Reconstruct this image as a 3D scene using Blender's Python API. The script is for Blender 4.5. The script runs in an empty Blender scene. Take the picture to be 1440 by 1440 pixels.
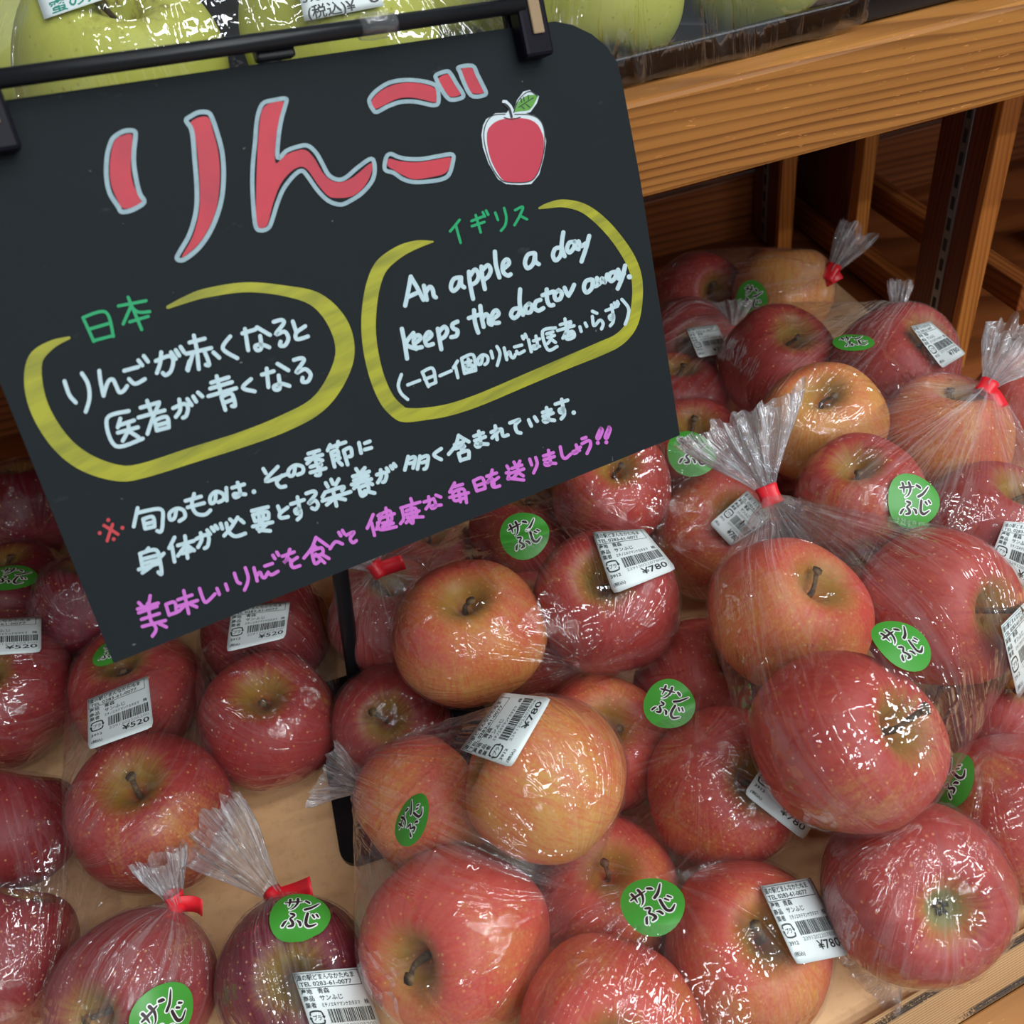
import bpy, bmesh, math, random
from math import sin, cos, pi, sqrt, atan2, exp
from mathutils import Vector, Matrix, noise
from mathutils.bvhtree import BVHTree

S = bpy.context.scene
COL = S.collection
V = Vector

# ------------------------------------------------------------------ camera
F = 1331.0                       # focal length in pixels of the 1440 frame
EYE = V((0, 0, .55))
RX = V((.95077356, -.2880011, .11438971))      # rows: world axes written in camera axes
RY = V((-.277755, -.62832193, .72667993))
RZ = V((-.13741106, -.72268037, -.67738562))


def cw(v):
    """camera direction (right, down, forward) to world"""
    v = V(v)
    return V((RX.dot(v), RY.dot(v), RZ.dot(v)))


def ray(px, py):
    return cw(((px - 720) / F, (py - 720) / F, 1.0))


def at(px, py, z):
    return EYE + ray(px, py) * z


def on_plane(px, py, c, n):
    d = ray(px, py)
    return EYE + d * ((c - EYE).dot(n) / d.dot(n))


def on_h(px, py, h):
    return on_plane(px, py, V((0, 0, h)), V((0, 0, 1)))


def on_y(px, py, y):
    return on_plane(px, py, V((0, y, 0)), V((0, 1, 0)))


def pix(p):
    d = p - EYE
    r, dn, fw = cw((1, 0, 0)), cw((0, 1, 0)), cw((0, 0, 1))
    z = d.dot(fw)
    return d.dot(r) / z * F + 720, d.dot(dn) / z * F + 720


cam_data = bpy.data.cameras.new('camera')
cam = bpy.data.objects.new('camera', cam_data)
COL.objects.link(cam)
r_, u_, b_ = cw((1, 0, 0)), cw((0, -1, 0)), cw((0, 0, -1))
cam.matrix_world = Matrix(((r_.x, u_.x, b_.x, EYE.x), (r_.y, u_.y, b_.y, EYE.y), (r_.z, u_.z, b_.z, EYE.z), (0, 0, 0, 1)))
cam_data.sensor_width = 36
cam_data.lens = 36 * F / 1440
cam_data.clip_start = .02
cam_data.dof.use_dof = True
cam_data.dof.focus_distance = .53
cam_data.dof.aperture_fstop = 14
S.camera = cam

# ------------------------------------------------------------------ light, exposure
world = bpy.data.worlds.new('world')
S.world = world
world.use_nodes = True
bg = world.node_tree.nodes['Background']
bg.inputs['Color'].default_value = (.86, .94, 1, 1)
bg.inputs['Strength'].default_value = .22


def area(name, loc, sx, sy, power, color=(1, .98, .95), rot=(0, 0, 0)):
    l = bpy.data.lights.new(name, 'AREA')
    l.shape = 'RECTANGLE'
    l.size, l.size_y, l.energy, l.color = sx, sy, power, color
    o = bpy.data.objects.new(name, l)
    o.location, o.rotation_euler = loc, rot
    COL.objects.link(o)


# rows of fluorescent ceiling fittings above the aisle in front of the shelves
for x, g in ((-.1, .42), (1.2, 1.2), (2.5, 1.6)):
    for y, e in ((.35, 5), (-.45, 8), (-1.3, 11), (-2.4, 16), (-3.6, 20)):
        area('ceiling_tube', (x, y, 2.35), 1.15, .08, e * g * 1.29, (.93, .98, 1))

S.view_settings.view_transform = 'Standard'
S.view_settings.look = 'None'
S.view_settings.exposure = 0.0
S.view_settings.gamma = 1.0
S.view_settings.use_curve_mapping = False
S.cycles.transparent_max_bounces = 48
S.cycles.max_bounces = 7

# ------------------------------------------------------------------ helpers


def new_mesh(name, verts, faces, mat, parent=None, smooth=False):
    me = bpy.data.meshes.new(name)
    me.from_pydata([tuple(v) for v in verts], [], faces)
    if smooth:
        me.polygons.foreach_set('use_smooth', [True] * len(me.polygons))
    if mat:
        me.materials.append(mat)
    o = bpy.data.objects.new(name, me)
    COL.objects.link(o)
    if parent:
        o.parent = parent
        o.matrix_parent_inverse = parent_inv(parent)
    me.update()
    return o


def parent_inv(p):
    m = p.matrix_basis.copy()
    q = p.parent
    if q:
        return (q.matrix_basis @ m).inverted() if False else world_of(p).inverted()
    return m.inverted()


def world_of(o):
    if o.parent:
        return world_of(o.parent) @ o.matrix_parent_inverse @ o.matrix_basis
    return o.matrix_basis.copy()


def bm_mesh(name, bm, mat, parent=None, smooth=False):
    me = bpy.data.meshes.new(name)
    bm.normal_update()
    bm.to_mesh(me)
    bm.free()
    if smooth:
        me.polygons.foreach_set('use_smooth', [True] * len(me.polygons))
    me.materials.append(mat)
    o = bpy.data.objects.new(name, me)
    COL.objects.link(o)
    if parent:
        o.parent = parent
        o.matrix_parent_inverse = parent_inv(parent)
    return o


def empty(name, loc):
    o = bpy.data.objects.new(name, None)
    o.empty_display_size = .02
    o.location = loc
    COL.objects.link(o)
    return o


def tag(o, label, cat, group=None):
    o['label'], o['category'] = label, cat
    if group:
        o['group'] = group
    return o


def box_bm(c, size, bev=0.0, axes=None):
    """box centred at c; axes: three unit vectors"""
    bm = bmesh.new()
    ax = axes or (V((1, 0, 0)), V((0, 1, 0)), V((0, 0, 1)))
    vs = []
    for k in range(8):
        s = [(1 if k >> j & 1 else -1) * .5 * size[j] for j in range(3)]
        vs.append(bm.verts.new(V(c) + ax[0] * s[0] + ax[1] * s[1] + ax[2] * s[2]))
    for q in ((0, 1, 3, 2), (4, 6, 7, 5), (0, 4, 5, 1), (2, 3, 7, 6), (0, 2, 6, 4), (1, 5, 7, 3)):
        bm.faces.new([vs[i] for i in q])
    bmesh.ops.recalc_face_normals(bm, faces=bm.faces)
    if bev:
        bmesh.ops.bevel(bm, geom=list(bm.edges), offset=bev, segments=2, profile=.5, affect='EDGES')
    return bm


def box(name, x0, x1, y0, y1, z0, z1, mat, parent=None, bev=.0015):
    c = V(((x0 + x1) / 2, (y0 + y1) / 2, (z0 + z1) / 2))
    return bm_mesh(name, box_bm(c, (x1 - x0, y1 - y0, z1 - z0), bev), mat, parent)


def tube(name, pts, rads, mat, parent=None, seg=10):
    pts = [V(p) for p in pts]
    vs, fs = [], []
    up = V((.3, .2, .9))
    for i, p in enumerate(pts):
        t = (pts[min(i + 1, len(pts) - 1)] - pts[max(i - 1, 0)]).normalized()
        a = t.cross(up).normalized()
        b = t.cross(a)
        r = rads[i] if isinstance(rads, (list, tuple)) else rads
        for k in range(seg):
            w = 2 * pi * k / seg
            vs.append(p + a * (cos(w) * r) + b * (sin(w) * r))
    for i in range(len(pts) - 1):
        for k in range(seg):
            k2 = (k + 1) % seg
            fs.append((i * seg + k, i * seg + k2, (i + 1) * seg + k2, (i + 1) * seg + k))
    fs.append(tuple(range(seg))[::-1])
    fs.append(tuple((len(pts) - 1) * seg + k for k in range(seg)))
    return new_mesh(name, vs, fs, mat, parent, True)


def catmull(pts, n=6, closed=False):
    """smooth a list of equal-length tuples"""
    m = len(pts)
    if m < 3 and not closed:
        return [tuple(a + (b - a) * k / n for a, b in zip(pts[0], pts[-1])) for k in range(n + 1)] if m == 2 else pts
    out = []
    g = (lambda i: pts[i % m]) if closed else (lambda i: pts[max(0, min(m - 1, i))])
    for i in range(m if closed else m - 1):
        p0, p1, p2, p3 = g(i - 1), g(i), g(i + 1), g(i + 2)
        for k in range(n):
            t = k / n
            out.append(tuple(.5 * (2 * b + (c - a) * t + (2 * a - 5 * b + 4 * c - d) * t * t + (3 * b - a - 3 * c + d) * t ** 3)
                             for a, b, c, d in zip(p0, p1, p2, p3)))
    if not closed:
        out.append(pts[-1])
    return out


class Flat:
    """2-D line work collected as one mesh, then laid on a surface by a mapping"""

    def __init__(self):
        self.v, self.f, self.lift = [], [], []
        self.n = 0

    def poly(self, pts, lift=0.0):
        i = len(self.v)
        self.v += [tuple(p[:2]) for p in pts]
        self.lift += [lift] * len(pts)
        self.f.append(tuple(range(i, i + len(pts))))

    def stroke(self, pts, lift=0.0, closed=False, caps=True):
        """pts: (x, y, width)"""
        self.n += 1
        lift += self.n % 40 * .000002
        m = len(pts)
        i0 = len(self.v)
        for i, (x, y, w) in enumerate(pts):
            a = pts[(i - 1) % m] if closed else pts[max(0, i - 1)]
            b = pts[(i + 1) % m] if closed else pts[min(m - 1, i + 1)]
            dx, dy = b[0] - a[0], b[1] - a[1]
            l = sqrt(dx * dx + dy * dy) or 1
            nx, ny = -dy / l * w / 2, dx / l * w / 2
            self.v += [(x + nx, y + ny), (x - nx, y - ny)]
            self.lift += [lift, lift]
        for i in range(m if closed else m - 1):
            a, b = i0 + 2 * i, i0 + 2 * ((i + 1) % m)
            self.f.append((a, a + 1, b + 1, b))
        if caps and not closed:
            for (x, y, w) in (pts[0], pts[-1]):
                self.poly([(x + w / 2 * cos(2 * pi * k / 12), y + w / 2 * sin(2 * pi * k / 12)) for k in range(12)], lift + .000001)

    def build(self, name, mat, parent, fn):
        vs = [fn(p[0], p[1], l) for p, l in zip(self.v, self.lift)]
        return new_mesh(name, vs, self.f, mat, parent)


def smoothstep(a, b, x):
    t = max(0, min(1, (x - a) / (b - a)))
    return t * t * (3 - 2 * t)


# ------------------------------------------------------------------ materials
class NT:
    def __init__(self, name):
        self.m = bpy.data.materials.new(name)
        self.m.use_nodes = True
        self.t = self.m.node_tree
        self.t.nodes.clear()
        self.out = self.n('OutputMaterial')

    def n(self, typ, **kw):
        nd = self.t.nodes.new('ShaderNode' + typ)
        for k, v in kw.items():
            if hasattr(nd, k):
                setattr(nd, k, v)
        return nd

    def l(self, a, b):
        self.t.links.new(a, b)

    def math(self, op, a, b=None, clamp=False):
        nd = self.n('Math', operation=op)
        nd.use_clamp = clamp
        for i, x in enumerate((a, b)):
            if x is None:
                continue
            if hasattr(x, 'node'):
                self.l(x, nd.inputs[i])
            else:
                nd.inputs[i].default_value = x
        return nd.outputs[0]

    def ramp(self, x, *stops, interp='LINEAR'):
        nd = self.n('ValToRGB')
        cr = nd.color_ramp
        cr.interpolation = interp
        while len(cr.elements) < len(stops):
            cr.elements.new(.5)
        for e, (p, c) in zip(cr.elements, stops):
            e.position = p
            e.color = c if len(c) == 4 else (*c, 1)
        self.l(x, nd.inputs[0])
        return nd.outputs[0]

    def mix(self, fac, a, b, blend='MIX'):
        nd = self.n('Mix', data_type='RGBA', blend_type=blend)
        for s, x in ((nd.inputs[0], fac), (nd.inputs[6], a), (nd.inputs[7], b)):
            if hasattr(x, 'node'):
                self.l(x, s)
            else:
                s.default_value = x if not isinstance(x, tuple) else ((*x, 1) if len(x) == 3 else x)
        return nd.outputs[2]

    def noise(self, vec, scale, detail=3, rough=.5, dist=0, typ='FBM'):
        nd = self.n('TexNoise')
        nd.noise_type = typ
        nd.inputs['Scale'].default_value = scale
        nd.inputs['Detail'].default_value = detail
        nd.inputs['Roughness'].default_value = rough
        nd.inputs['Distortion'].default_value = dist
        if vec is not None:
            self.l(vec, nd.inputs['Vector'])
        return nd.outputs[0]

    def mapping(self, vec, scale=(1, 1, 1), rot=(0, 0, 0), loc=(0, 0, 0)):
        nd = self.n('Mapping')
        nd.inputs['Scale'].default_value = scale
        nd.inputs['Rotation'].default_value = rot
        nd.inputs['Location'].default_value = loc
        self.l(vec, nd.inputs[0])
        return nd.outputs[0]

    def bump(self, h, strength=.3, dist=.001, normal=None):
        nd = self.n('Bump')
        nd.inputs['Strength'].default_value = strength
        nd.inputs['Distance'].default_value = dist
        self.l(h, nd.inputs['Height'])
        if normal is not None:
            self.l(normal, nd.inputs['Normal'])
        return nd.outputs[0]

    def principled(self, color, rough=.5, normal=None, spec=.5, **kw):
        p = self.n('BsdfPrincipled')
        for k, x in (('Base Color', color), ('Roughness', rough), ('Specular IOR Level', spec), *kw.items()):
            if hasattr(x, 'node'):
                self.l(x, p.inputs[k])
            else:
                p.inputs[k].default_value = (*x, 1) if isinstance(x, tuple) and len(x) == 3 else x
        if normal is not None:
            self.l(normal, p.inputs['Normal'])
        self.l(p.outputs[0], self.out.inputs[0])
        return p

    def obj(self):
        return self.n('TexCoord').outputs['Object']


def srgb(r, g, b):
    f = lambda c: (c / 255 / 12.92) if c / 255 <= .04045 else ((c / 255 + .055) / 1.055) ** 2.4
    return (f(r), f(g), f(b))


def plain(name, color, rough=.5, spec=.5, **kw):
    m = NT(name)
    m.principled(color, rough, spec=spec, **kw)
    return m.m


def wood(name, light, mid, dark, axis='x', ring=230, rough=.45, bump=.25, scratch=True):
    """softwood: irregular narrow late-wood lines running along an axis"""
    m = NT(name)
    co = m.obj()
    sc = {'x': (.045, .12, 1), 'y': (1, .045, 1), 'z': (1, 1, .045)}[axis]
    rot = {'x': (0, .03, 0), 'y': (0, 0, .02), 'z': (0, .02, 0)}[axis]
    w = m.n('TexWave', wave_type='BANDS', bands_direction='DIAGONAL', wave_profile='SAW')
    w.inputs['Scale'].default_value = ring / 2.6
    w.inputs['Distortion'].default_value = 7
    w.inputs['Detail'].default_value = 1.5
    w.inputs['Detail Scale'].default_value = .5
    w.inputs['Detail Roughness'].default_value = .45
    m.l(m.mapping(co, sc, rot), w.inputs['Vector'])
    amp = m.ramp(m.noise(m.mapping(co, {'x': (2, 10, 90), 'y': (90, 2, 90), 'z': (90, 90, 2)}[axis]), 1.0, 1), (.3, (.6, .6, .6)), (.6, (1, 1, 1)))
    line = m.math('MULTIPLY', amp, m.ramp(w.outputs['Fac'], (0, (.1, .1, .1)), (.10, (0, 0, 0)), (.45, (.05, .05, .05)), (.78, (.75, .75, .75)), (.93, (1, 1, 1)), (1, (.4, .4, .4))))
    sf = {'x': (5, 300, 300), 'y': (300, 5, 300), 'z': (300, 300, 5)}[axis]
    fine = m.noise(m.mapping(co, sf), 1.0, 4, .65)
    warp = m.noise(m.mapping(co, {'x': (3, 25, 25), 'y': (25, 3, 25), 'z': (25, 25, 3)}[axis]), 1.0, 2)
    c = m.mix(m.ramp(warp, (.3, (0, 0, 0)), (.7, (1, 1, 1))), light, mid)
    c = m.mix(m.math('MULTIPLY', line, .85), c, dark)
    c = m.mix(m.math('MULTIPLY', m.ramp(fine, (.45, (0, 0, 0)), (.75, (1, 1, 1))), .4), c, tuple(x * .6 for x in mid))
    if scratch:
        for rt, th in (((.3, .5, .35), .68), ((.1, -.45, .2), .70)):
            sn = m.noise(m.mapping(co, {'x': (110, 620, 620), 'y': (620, 110, 620), 'z': (620, 620, 110)}[axis], rt), 1.0, 3, .6, .5)
            sm = m.ramp(sn, (th, (0, 0, 0)), (th + .03, (1, 1, 1)))
            c = m.mix(m.math('MULTIPLY', sm, .55), c, tuple(min(1, x * 1.7 + .04) for x in light))
        dn = m.noise(m.mapping(co, (60, 130, 130), (.2, .4, .6)), 1, 3, .7)
        dm = m.ramp(dn, (.73, (0, 0, 0)), (.76, (1, 1, 1)))
        c = m.mix(m.math('MULTIPLY', dm, .6), c, tuple(x * .35 for x in dark))
    nrm = m.bump(m.math('SUBTRACT', m.math('MULTIPLY', fine, .4), line), bump, .0006)
    m.principled(c, rough, nrm, .3)
    return m.m


M_RAIL = wood('shelf_rail_wood', srgb(182, 122, 58), srgb(162, 100, 42), srgb(96, 50, 16), 'x', 300)
M_SHELF = wood('shelf_board_wood', srgb(190, 134, 74), srgb(172, 112, 54), srgb(116, 68, 28), 'x', 200)
M_POST = wood('upright_wood', srgb(196, 128, 58), srgb(176, 104, 44), srgb(124, 66, 26), 'z', 330, scratch=False)
M_RED = wood('shaded_side_wood', srgb(112, 54, 34), srgb(96, 42, 26), srgb(52, 20, 12), 'z', 340, scratch=False)  # shade on the uprights' side faces put into the wood colour
M_BACK = wood('back_plank_wood', srgb(150, 86, 44), srgb(128, 68, 32), srgb(80, 36, 16), 'x', 170, scratch=False)
M_BAR = wood('lower_bar_wood', srgb(164, 98, 48), srgb(140, 76, 34), srgb(90, 42, 16), 'y', 220, scratch=False)

# kraft paper lining
k = NT('kraft_paper')
co = k.obj()
n1 = k.noise(co, 9, 3, .6)
n2 = k.noise(co, 140, 4, .7)
c = k.mix(k.ramp(n1, (.35, (0, 0, 0)), (.7, (1, 1, 1))), srgb(242, 198, 150), srgb(230, 180, 128))
c = k.mix(k.math('MULTIPLY', k.ramp(n2, (.5, (0, 0, 0)), (.8, (1, 1, 1))), .35), c, srgb(170, 116, 70))
k.principled(c, .7, k.bump(n2, .25, .0006), .3)
M_KRAFT = k.m

# ribbed decking board with black wear along its edges
k = NT('ribbed_board')
co = k.obj()
w = k.n('TexWave', wave_type='BANDS', bands_direction='Y')
w.inputs['Scale'].default_value = 330
w.inputs['Distortion'].default_value = .4
k.l(co, w.inputs['Vector'])
n1 = k.noise(k.mapping(co, (6, 60, 60)), 1, 4, .6)
c = k.mix(k.ramp(n1, (.3, (0, 0, 0)), (.7, (1, 1, 1))), srgb(206, 164, 116), srgb(180, 136, 90))
c = k.mix(k.math('MULTIPLY', w.outputs['Fac'], .35), c, srgb(150, 110, 70))
sep = k.n('SeparateXYZ')
k.l(co, sep.inputs[0])
yy = sep.outputs[1]


def band(c_, half):
    d_ = k.math('ABSOLUTE', k.math('SUBTRACT', yy, c_))
    return k.math('MULTIPLY', k.math('SUBTRACT', half, d_), 1400.0, True)


bands = k.math('MAXIMUM', band(.0066, .0021), band(-.0093, .0017))
grime = k.math('ADD', k.math('MULTIPLY', k.noise(k.mapping(co, (22, 120, 60)), 1.0, 2, .6), .6), k.math('MULTIPLY', k.noise(co, 900, 3, .7), .4))
e2 = k.math('MULTIPLY', bands, k.ramp(grime, (.45, (0, 0, 0)), (.51, (1, 1, 1))))
flat = k.math('MULTIPLY', k.math('SUBTRACT', yy, .0040), 1500.0, True)
c = k.mix(k.math('MULTIPLY', flat, .8), c, srgb(206, 164, 116))
c = k.mix(k.math('MULTIPLY', e2, .9), c, (.018, .018, .02))
k.principled(c, .6, k.bump(w.outputs['Fac'], .3, .0005), .3)
M_RIB = k.m

M_STEEL = plain('grey_steel', (.24, .25, .27), .38, Metallic=.8)
M_SLOT = plain('slot_shadow', (.01, .01, .01), .8)
M_BLACK = plain('black_coated_metal', (.009, .010, .012), .32, .3)
M_PLASTIC = plain('black_plastic', (.006, .005, .010), .4, .12)
M_FELT = plain('tan_felt_pad', srgb(150, 126, 98), .9)
M_TRAY = plain('black_tray_plastic', (.012, .012, .014), .22)
k = NT('apple_stem_brown')
k.principled(k.mix(k.ramp(k.noise(k.obj(), 14, 3, .6), (.35, (0, 0, 0)), (.7, (1, 1, 1))), (.045, .026, .012), (.20, .12, .05)), .8)
M_STEM = k.m
M_CALYX = plain('apple_calyx_grey', (.10, .095, .06), .85)
M_REDTAPE = plain('red_tape', (.72, .016, .028), .35)
M_TAPEBACK = plain('white_tape_back', (.72, .70, .72), .5)
M_LABEL = plain('white_label_paper', (.70, .77, .77), .42)
M_INK = plain('black_print', (.022, .026, .026), .5)
M_GREYINK = plain('grey_print', (.30, .33, .33), .5)
M_STICKER = plain('green_sticker', (.055, .30, .035), .35)
M_STWHITE = plain('sticker_white', (.82, .84, .82), .45)
M_STDARK = plain('sticker_dark_brown', (.03, .014, .014), .45)

# blackboard sheet
k = NT('blackboard_sheet')
co = k.obj()
n1 = k.noise(co, 14, 4, .6)
n2 = k.noise(co, 420, 3, .6)
c = k.mix(n1, srgb(24, 30, 33), srgb(29, 34, 38))
c = k.mix(k.ramp(k.noise(k.mapping(co, (30, 110, 110), (.2, .1, .3)), 1, 4, .7), (.66, (0, 0, 0)), (.82, (.16, .16, .16))), c, srgb(120, 126, 130))
c = k.mix(k.ramp(k.noise(co, 330, 2, .5), (.77, (0, 0, 0)), (.80, (.5, .5, .5))), c, srgb(130, 130, 126))
k.principled(c, .7, k.bump(n2, .15, .0003), .15)
M_BOARD = k.m


def paint(name, color, var=.12, dark=None, grain=300, stretch=None):
    m = NT(name)
    co = m.obj()
    v = m.mapping(co, stretch) if stretch else co
    n = m.noise(v, 1 if stretch else grain, 3, .6)
    c = m.mix(m.math('MULTIPLY', m.ramp(n, (.4, (0, 0, 0)), (.75, (1, 1, 1))), var), color, dark or tuple(x * .45 for x in color))
    m.principled(c, .5, m.bump(n, .2, .0003), .35)
    return m.m


P_RED = paint('poster_paint_red', srgb(186, 52, 66), .4, srgb(128, 48, 66), stretch=(60, 14, 60))
P_GREY = paint('paint_marker_grey_white', srgb(142, 166, 174), .5, srgb(112, 134, 146))
P_WHITE = paint('paint_marker_white', srgb(180, 202, 208), .3, srgb(136, 162, 174))
P_PINK = paint('paint_marker_pink', srgb(192, 104, 192), .2, srgb(156, 74, 160))
P_GREEN = paint('paint_marker_green', srgb(18, 150, 94), .2, srgb(16, 118, 76))
P_REDPEN = paint('paint_marker_red', srgb(186, 60, 66), .2)
P_YELLOW = paint('poster_paint_yellow', srgb(158, 156, 38), .8, srgb(104, 108, 36), stretch=(24, 24, 200))
C_WHITE = plain('cutout_white_paper', srgb(196, 208, 214), .55)
C_RED = plain('cutout_red_print', srgb(180, 42, 64), .5)
C_BLACK = plain('cutout_black_line', (.01, .012, .014), .55)
C_GREEN = plain('cutout_green_print', srgb(84, 146, 52), .55)


def apple_material(name, yellow_kind=False):
    """skin: obj.color = (yellow share, depth of red, seed, streakiness)"""
    m = NT(name)
    co = m.obj()
    info = m.n('ObjectInfo')
    sc = m.n('SeparateColor')
    m.l(info.outputs['Color'], sc.inputs[0])
    yel, deep, seed = sc.outputs[0], sc.outputs[1], sc.outputs[2]
    off = m.n('CombineXYZ')
    for i in range(3):
        m.l(m.math('MULTIPLY', seed, 37.0 + 11 * i), off.inputs[i])
    va = m.n('VectorMath', operation='ADD')
    m.l(co, va.inputs[0])
    m.l(off.outputs[0], va.inputs[1])
    vec = va.outputs[0]
    sep = m.n('SeparateXYZ')
    m.l(co, sep.inputs[0])
    x, y, z = sep.outputs
    rad = m.math('SQRT', m.math('ADD', m.math('MULTIPLY', x, x), m.math('MULTIPLY', y, y)))
    rs = m.math('MAXIMUM', rad, .05)
    cmb = m.n('CombineXYZ')                       # longitude stretched from stalk to calyx
    m.l(m.math('MULTIPLY', m.math('DIVIDE', x, rs), 1.0), cmb.inputs[0])
    m.l(m.math('MULTIPLY', m.math('DIVIDE', y, rs), 1.0), cmb.inputs[1])
    m.l(m.math('ADD', m.math('MULTIPLY', z, .16), m.math('MULTIPLY', seed, 50)), cmb.inputs[2])
    streak = m.noise(cmb.outputs[0], 9, 5, .65)
    streak2 = m.noise(cmb.outputs[0], 26, 3, .6)
    blotch = m.noise(vec, 1.3, 2, .5)
    mott = m.noise(vec, 24, 4, .7)
    if yellow_kind:
        c = m.mix(blotch, srgb(188, 194, 76), srgb(202, 204, 104))
        c = m.mix(m.math('MULTIPLY', m.ramp(streak, (.5, (0, 0, 0)), (.8, (1, 1, 1))), .3), c, srgb(168, 178, 50))
        cave = m.math('MULTIPLY', m.ramp(rad, (.0, (1, 1, 1)), (.75, (0, 0, 0))), m.ramp(z, (.2, (0, 0, 0)), (.6, (1, 1, 1))))
        rus = m.math('MULTIPLY', m.ramp(m.noise(vec, 7, 5, .75), (.48, (0, 0, 0)), (.62, (1, 1, 1))), m.math('MULTIPLY', cave, deep))
        c = m.mix(m.math('MULTIPLY', rus, 1.0, True), c, srgb(120, 84, 36))
    else:
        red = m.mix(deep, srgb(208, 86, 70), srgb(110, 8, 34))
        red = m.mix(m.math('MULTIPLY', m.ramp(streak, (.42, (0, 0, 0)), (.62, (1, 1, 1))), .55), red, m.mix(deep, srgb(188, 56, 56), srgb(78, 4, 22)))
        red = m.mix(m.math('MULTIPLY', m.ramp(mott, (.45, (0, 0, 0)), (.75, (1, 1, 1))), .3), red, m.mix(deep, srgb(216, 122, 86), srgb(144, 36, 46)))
        yl = m.mix(mott, srgb(200, 138, 62), srgb(212, 164, 84))
        yl = m.mix(m.math('MULTIPLY', m.ramp(streak2, (.47, (0, 0, 0)), (.68, (1, 1, 1))), .6), yl, srgb(206, 92, 56))
        side = m.math('MULTIPLY', m.math('ADD', x, .1), .22)
        t = m.math('ADD', m.math('ADD', m.math('MULTIPLY', blotch, 1.0), m.math('MULTIPLY', m.math('SUBTRACT', streak, .5), .55)), side)
        t = m.math('ADD', t, m.math('MULTIPLY', m.math('SUBTRACT', mott, .5), .6))
        t = m.math('ADD', t, m.math('SUBTRACT', yel, .93))
        mask = m.ramp(t, (.0, (0, 0, 0)), (.55, (.95, .95, .95)))
        c = m.mix(mask, red, yl)
        cave = m.math('MULTIPLY', m.ramp(m.math('ADD', rad, m.math('MULTIPLY', m.math('SUBTRACT', streak, .5), .5)), (.14, (1, 1, 1)), (.5, (0, 0, 0))), m.ramp(z, (.3, (0, 0, 0)), (.62, (1, 1, 1))))
        c = m.mix(m.math('MULTIPLY', cave, .85), c, srgb(150, 132, 48))
        cal = m.math('MULTIPLY', m.ramp(m.math('ADD', rad, m.math('MULTIPLY', m.math('SUBTRACT', streak, .5), .35)), (.10, (1, 1, 1)), (.42, (0, 0, 0))), m.ramp(m.math('MULTIPLY', z, -1.0), (.3, (0, 0, 0)), (.6, (1, 1, 1))))
        c = m.mix(m.math('MULTIPLY', cal, .8), c, srgb(190, 152, 74))
        c2 = m.math('MULTIPLY', m.ramp(m.math('ADD', rad, m.math('MULTIPLY', m.math('SUBTRACT', streak, .5), .2)), (.16, (1, 1, 1)), (.26, (0, 0, 0))), m.ramp(m.math('MULTIPLY', z, -1.0), (.3, (0, 0, 0)), (.5, (1, 1, 1))))
        c = m.mix(m.math('MULTIPLY', c2, .9), c, srgb(128, 128, 80))
    vo = m.n('TexVoronoi')
    vo.inputs['Scale'].default_value = 9
    vo.inputs['Randomness'].default_value = 1
    m.l(vec, vo.inputs['Vector'])
    dots = m.ramp(vo.outputs['Distance'], (.10, (1, 1, 1)), (.17, (0, 0, 0)))
    c = m.mix(m.math('MULTIPLY', dots, .5), c, srgb(226, 170, 110) if not yellow_kind else srgb(150, 146, 60))
    m.principled(c, .42, m.bump(mott, .05, .02), .3)
    return m.m


M_APPLE = apple_material('red_apple_skin')
M_YAPPLE = apple_material('yellow_apple_skin', True)


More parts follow.
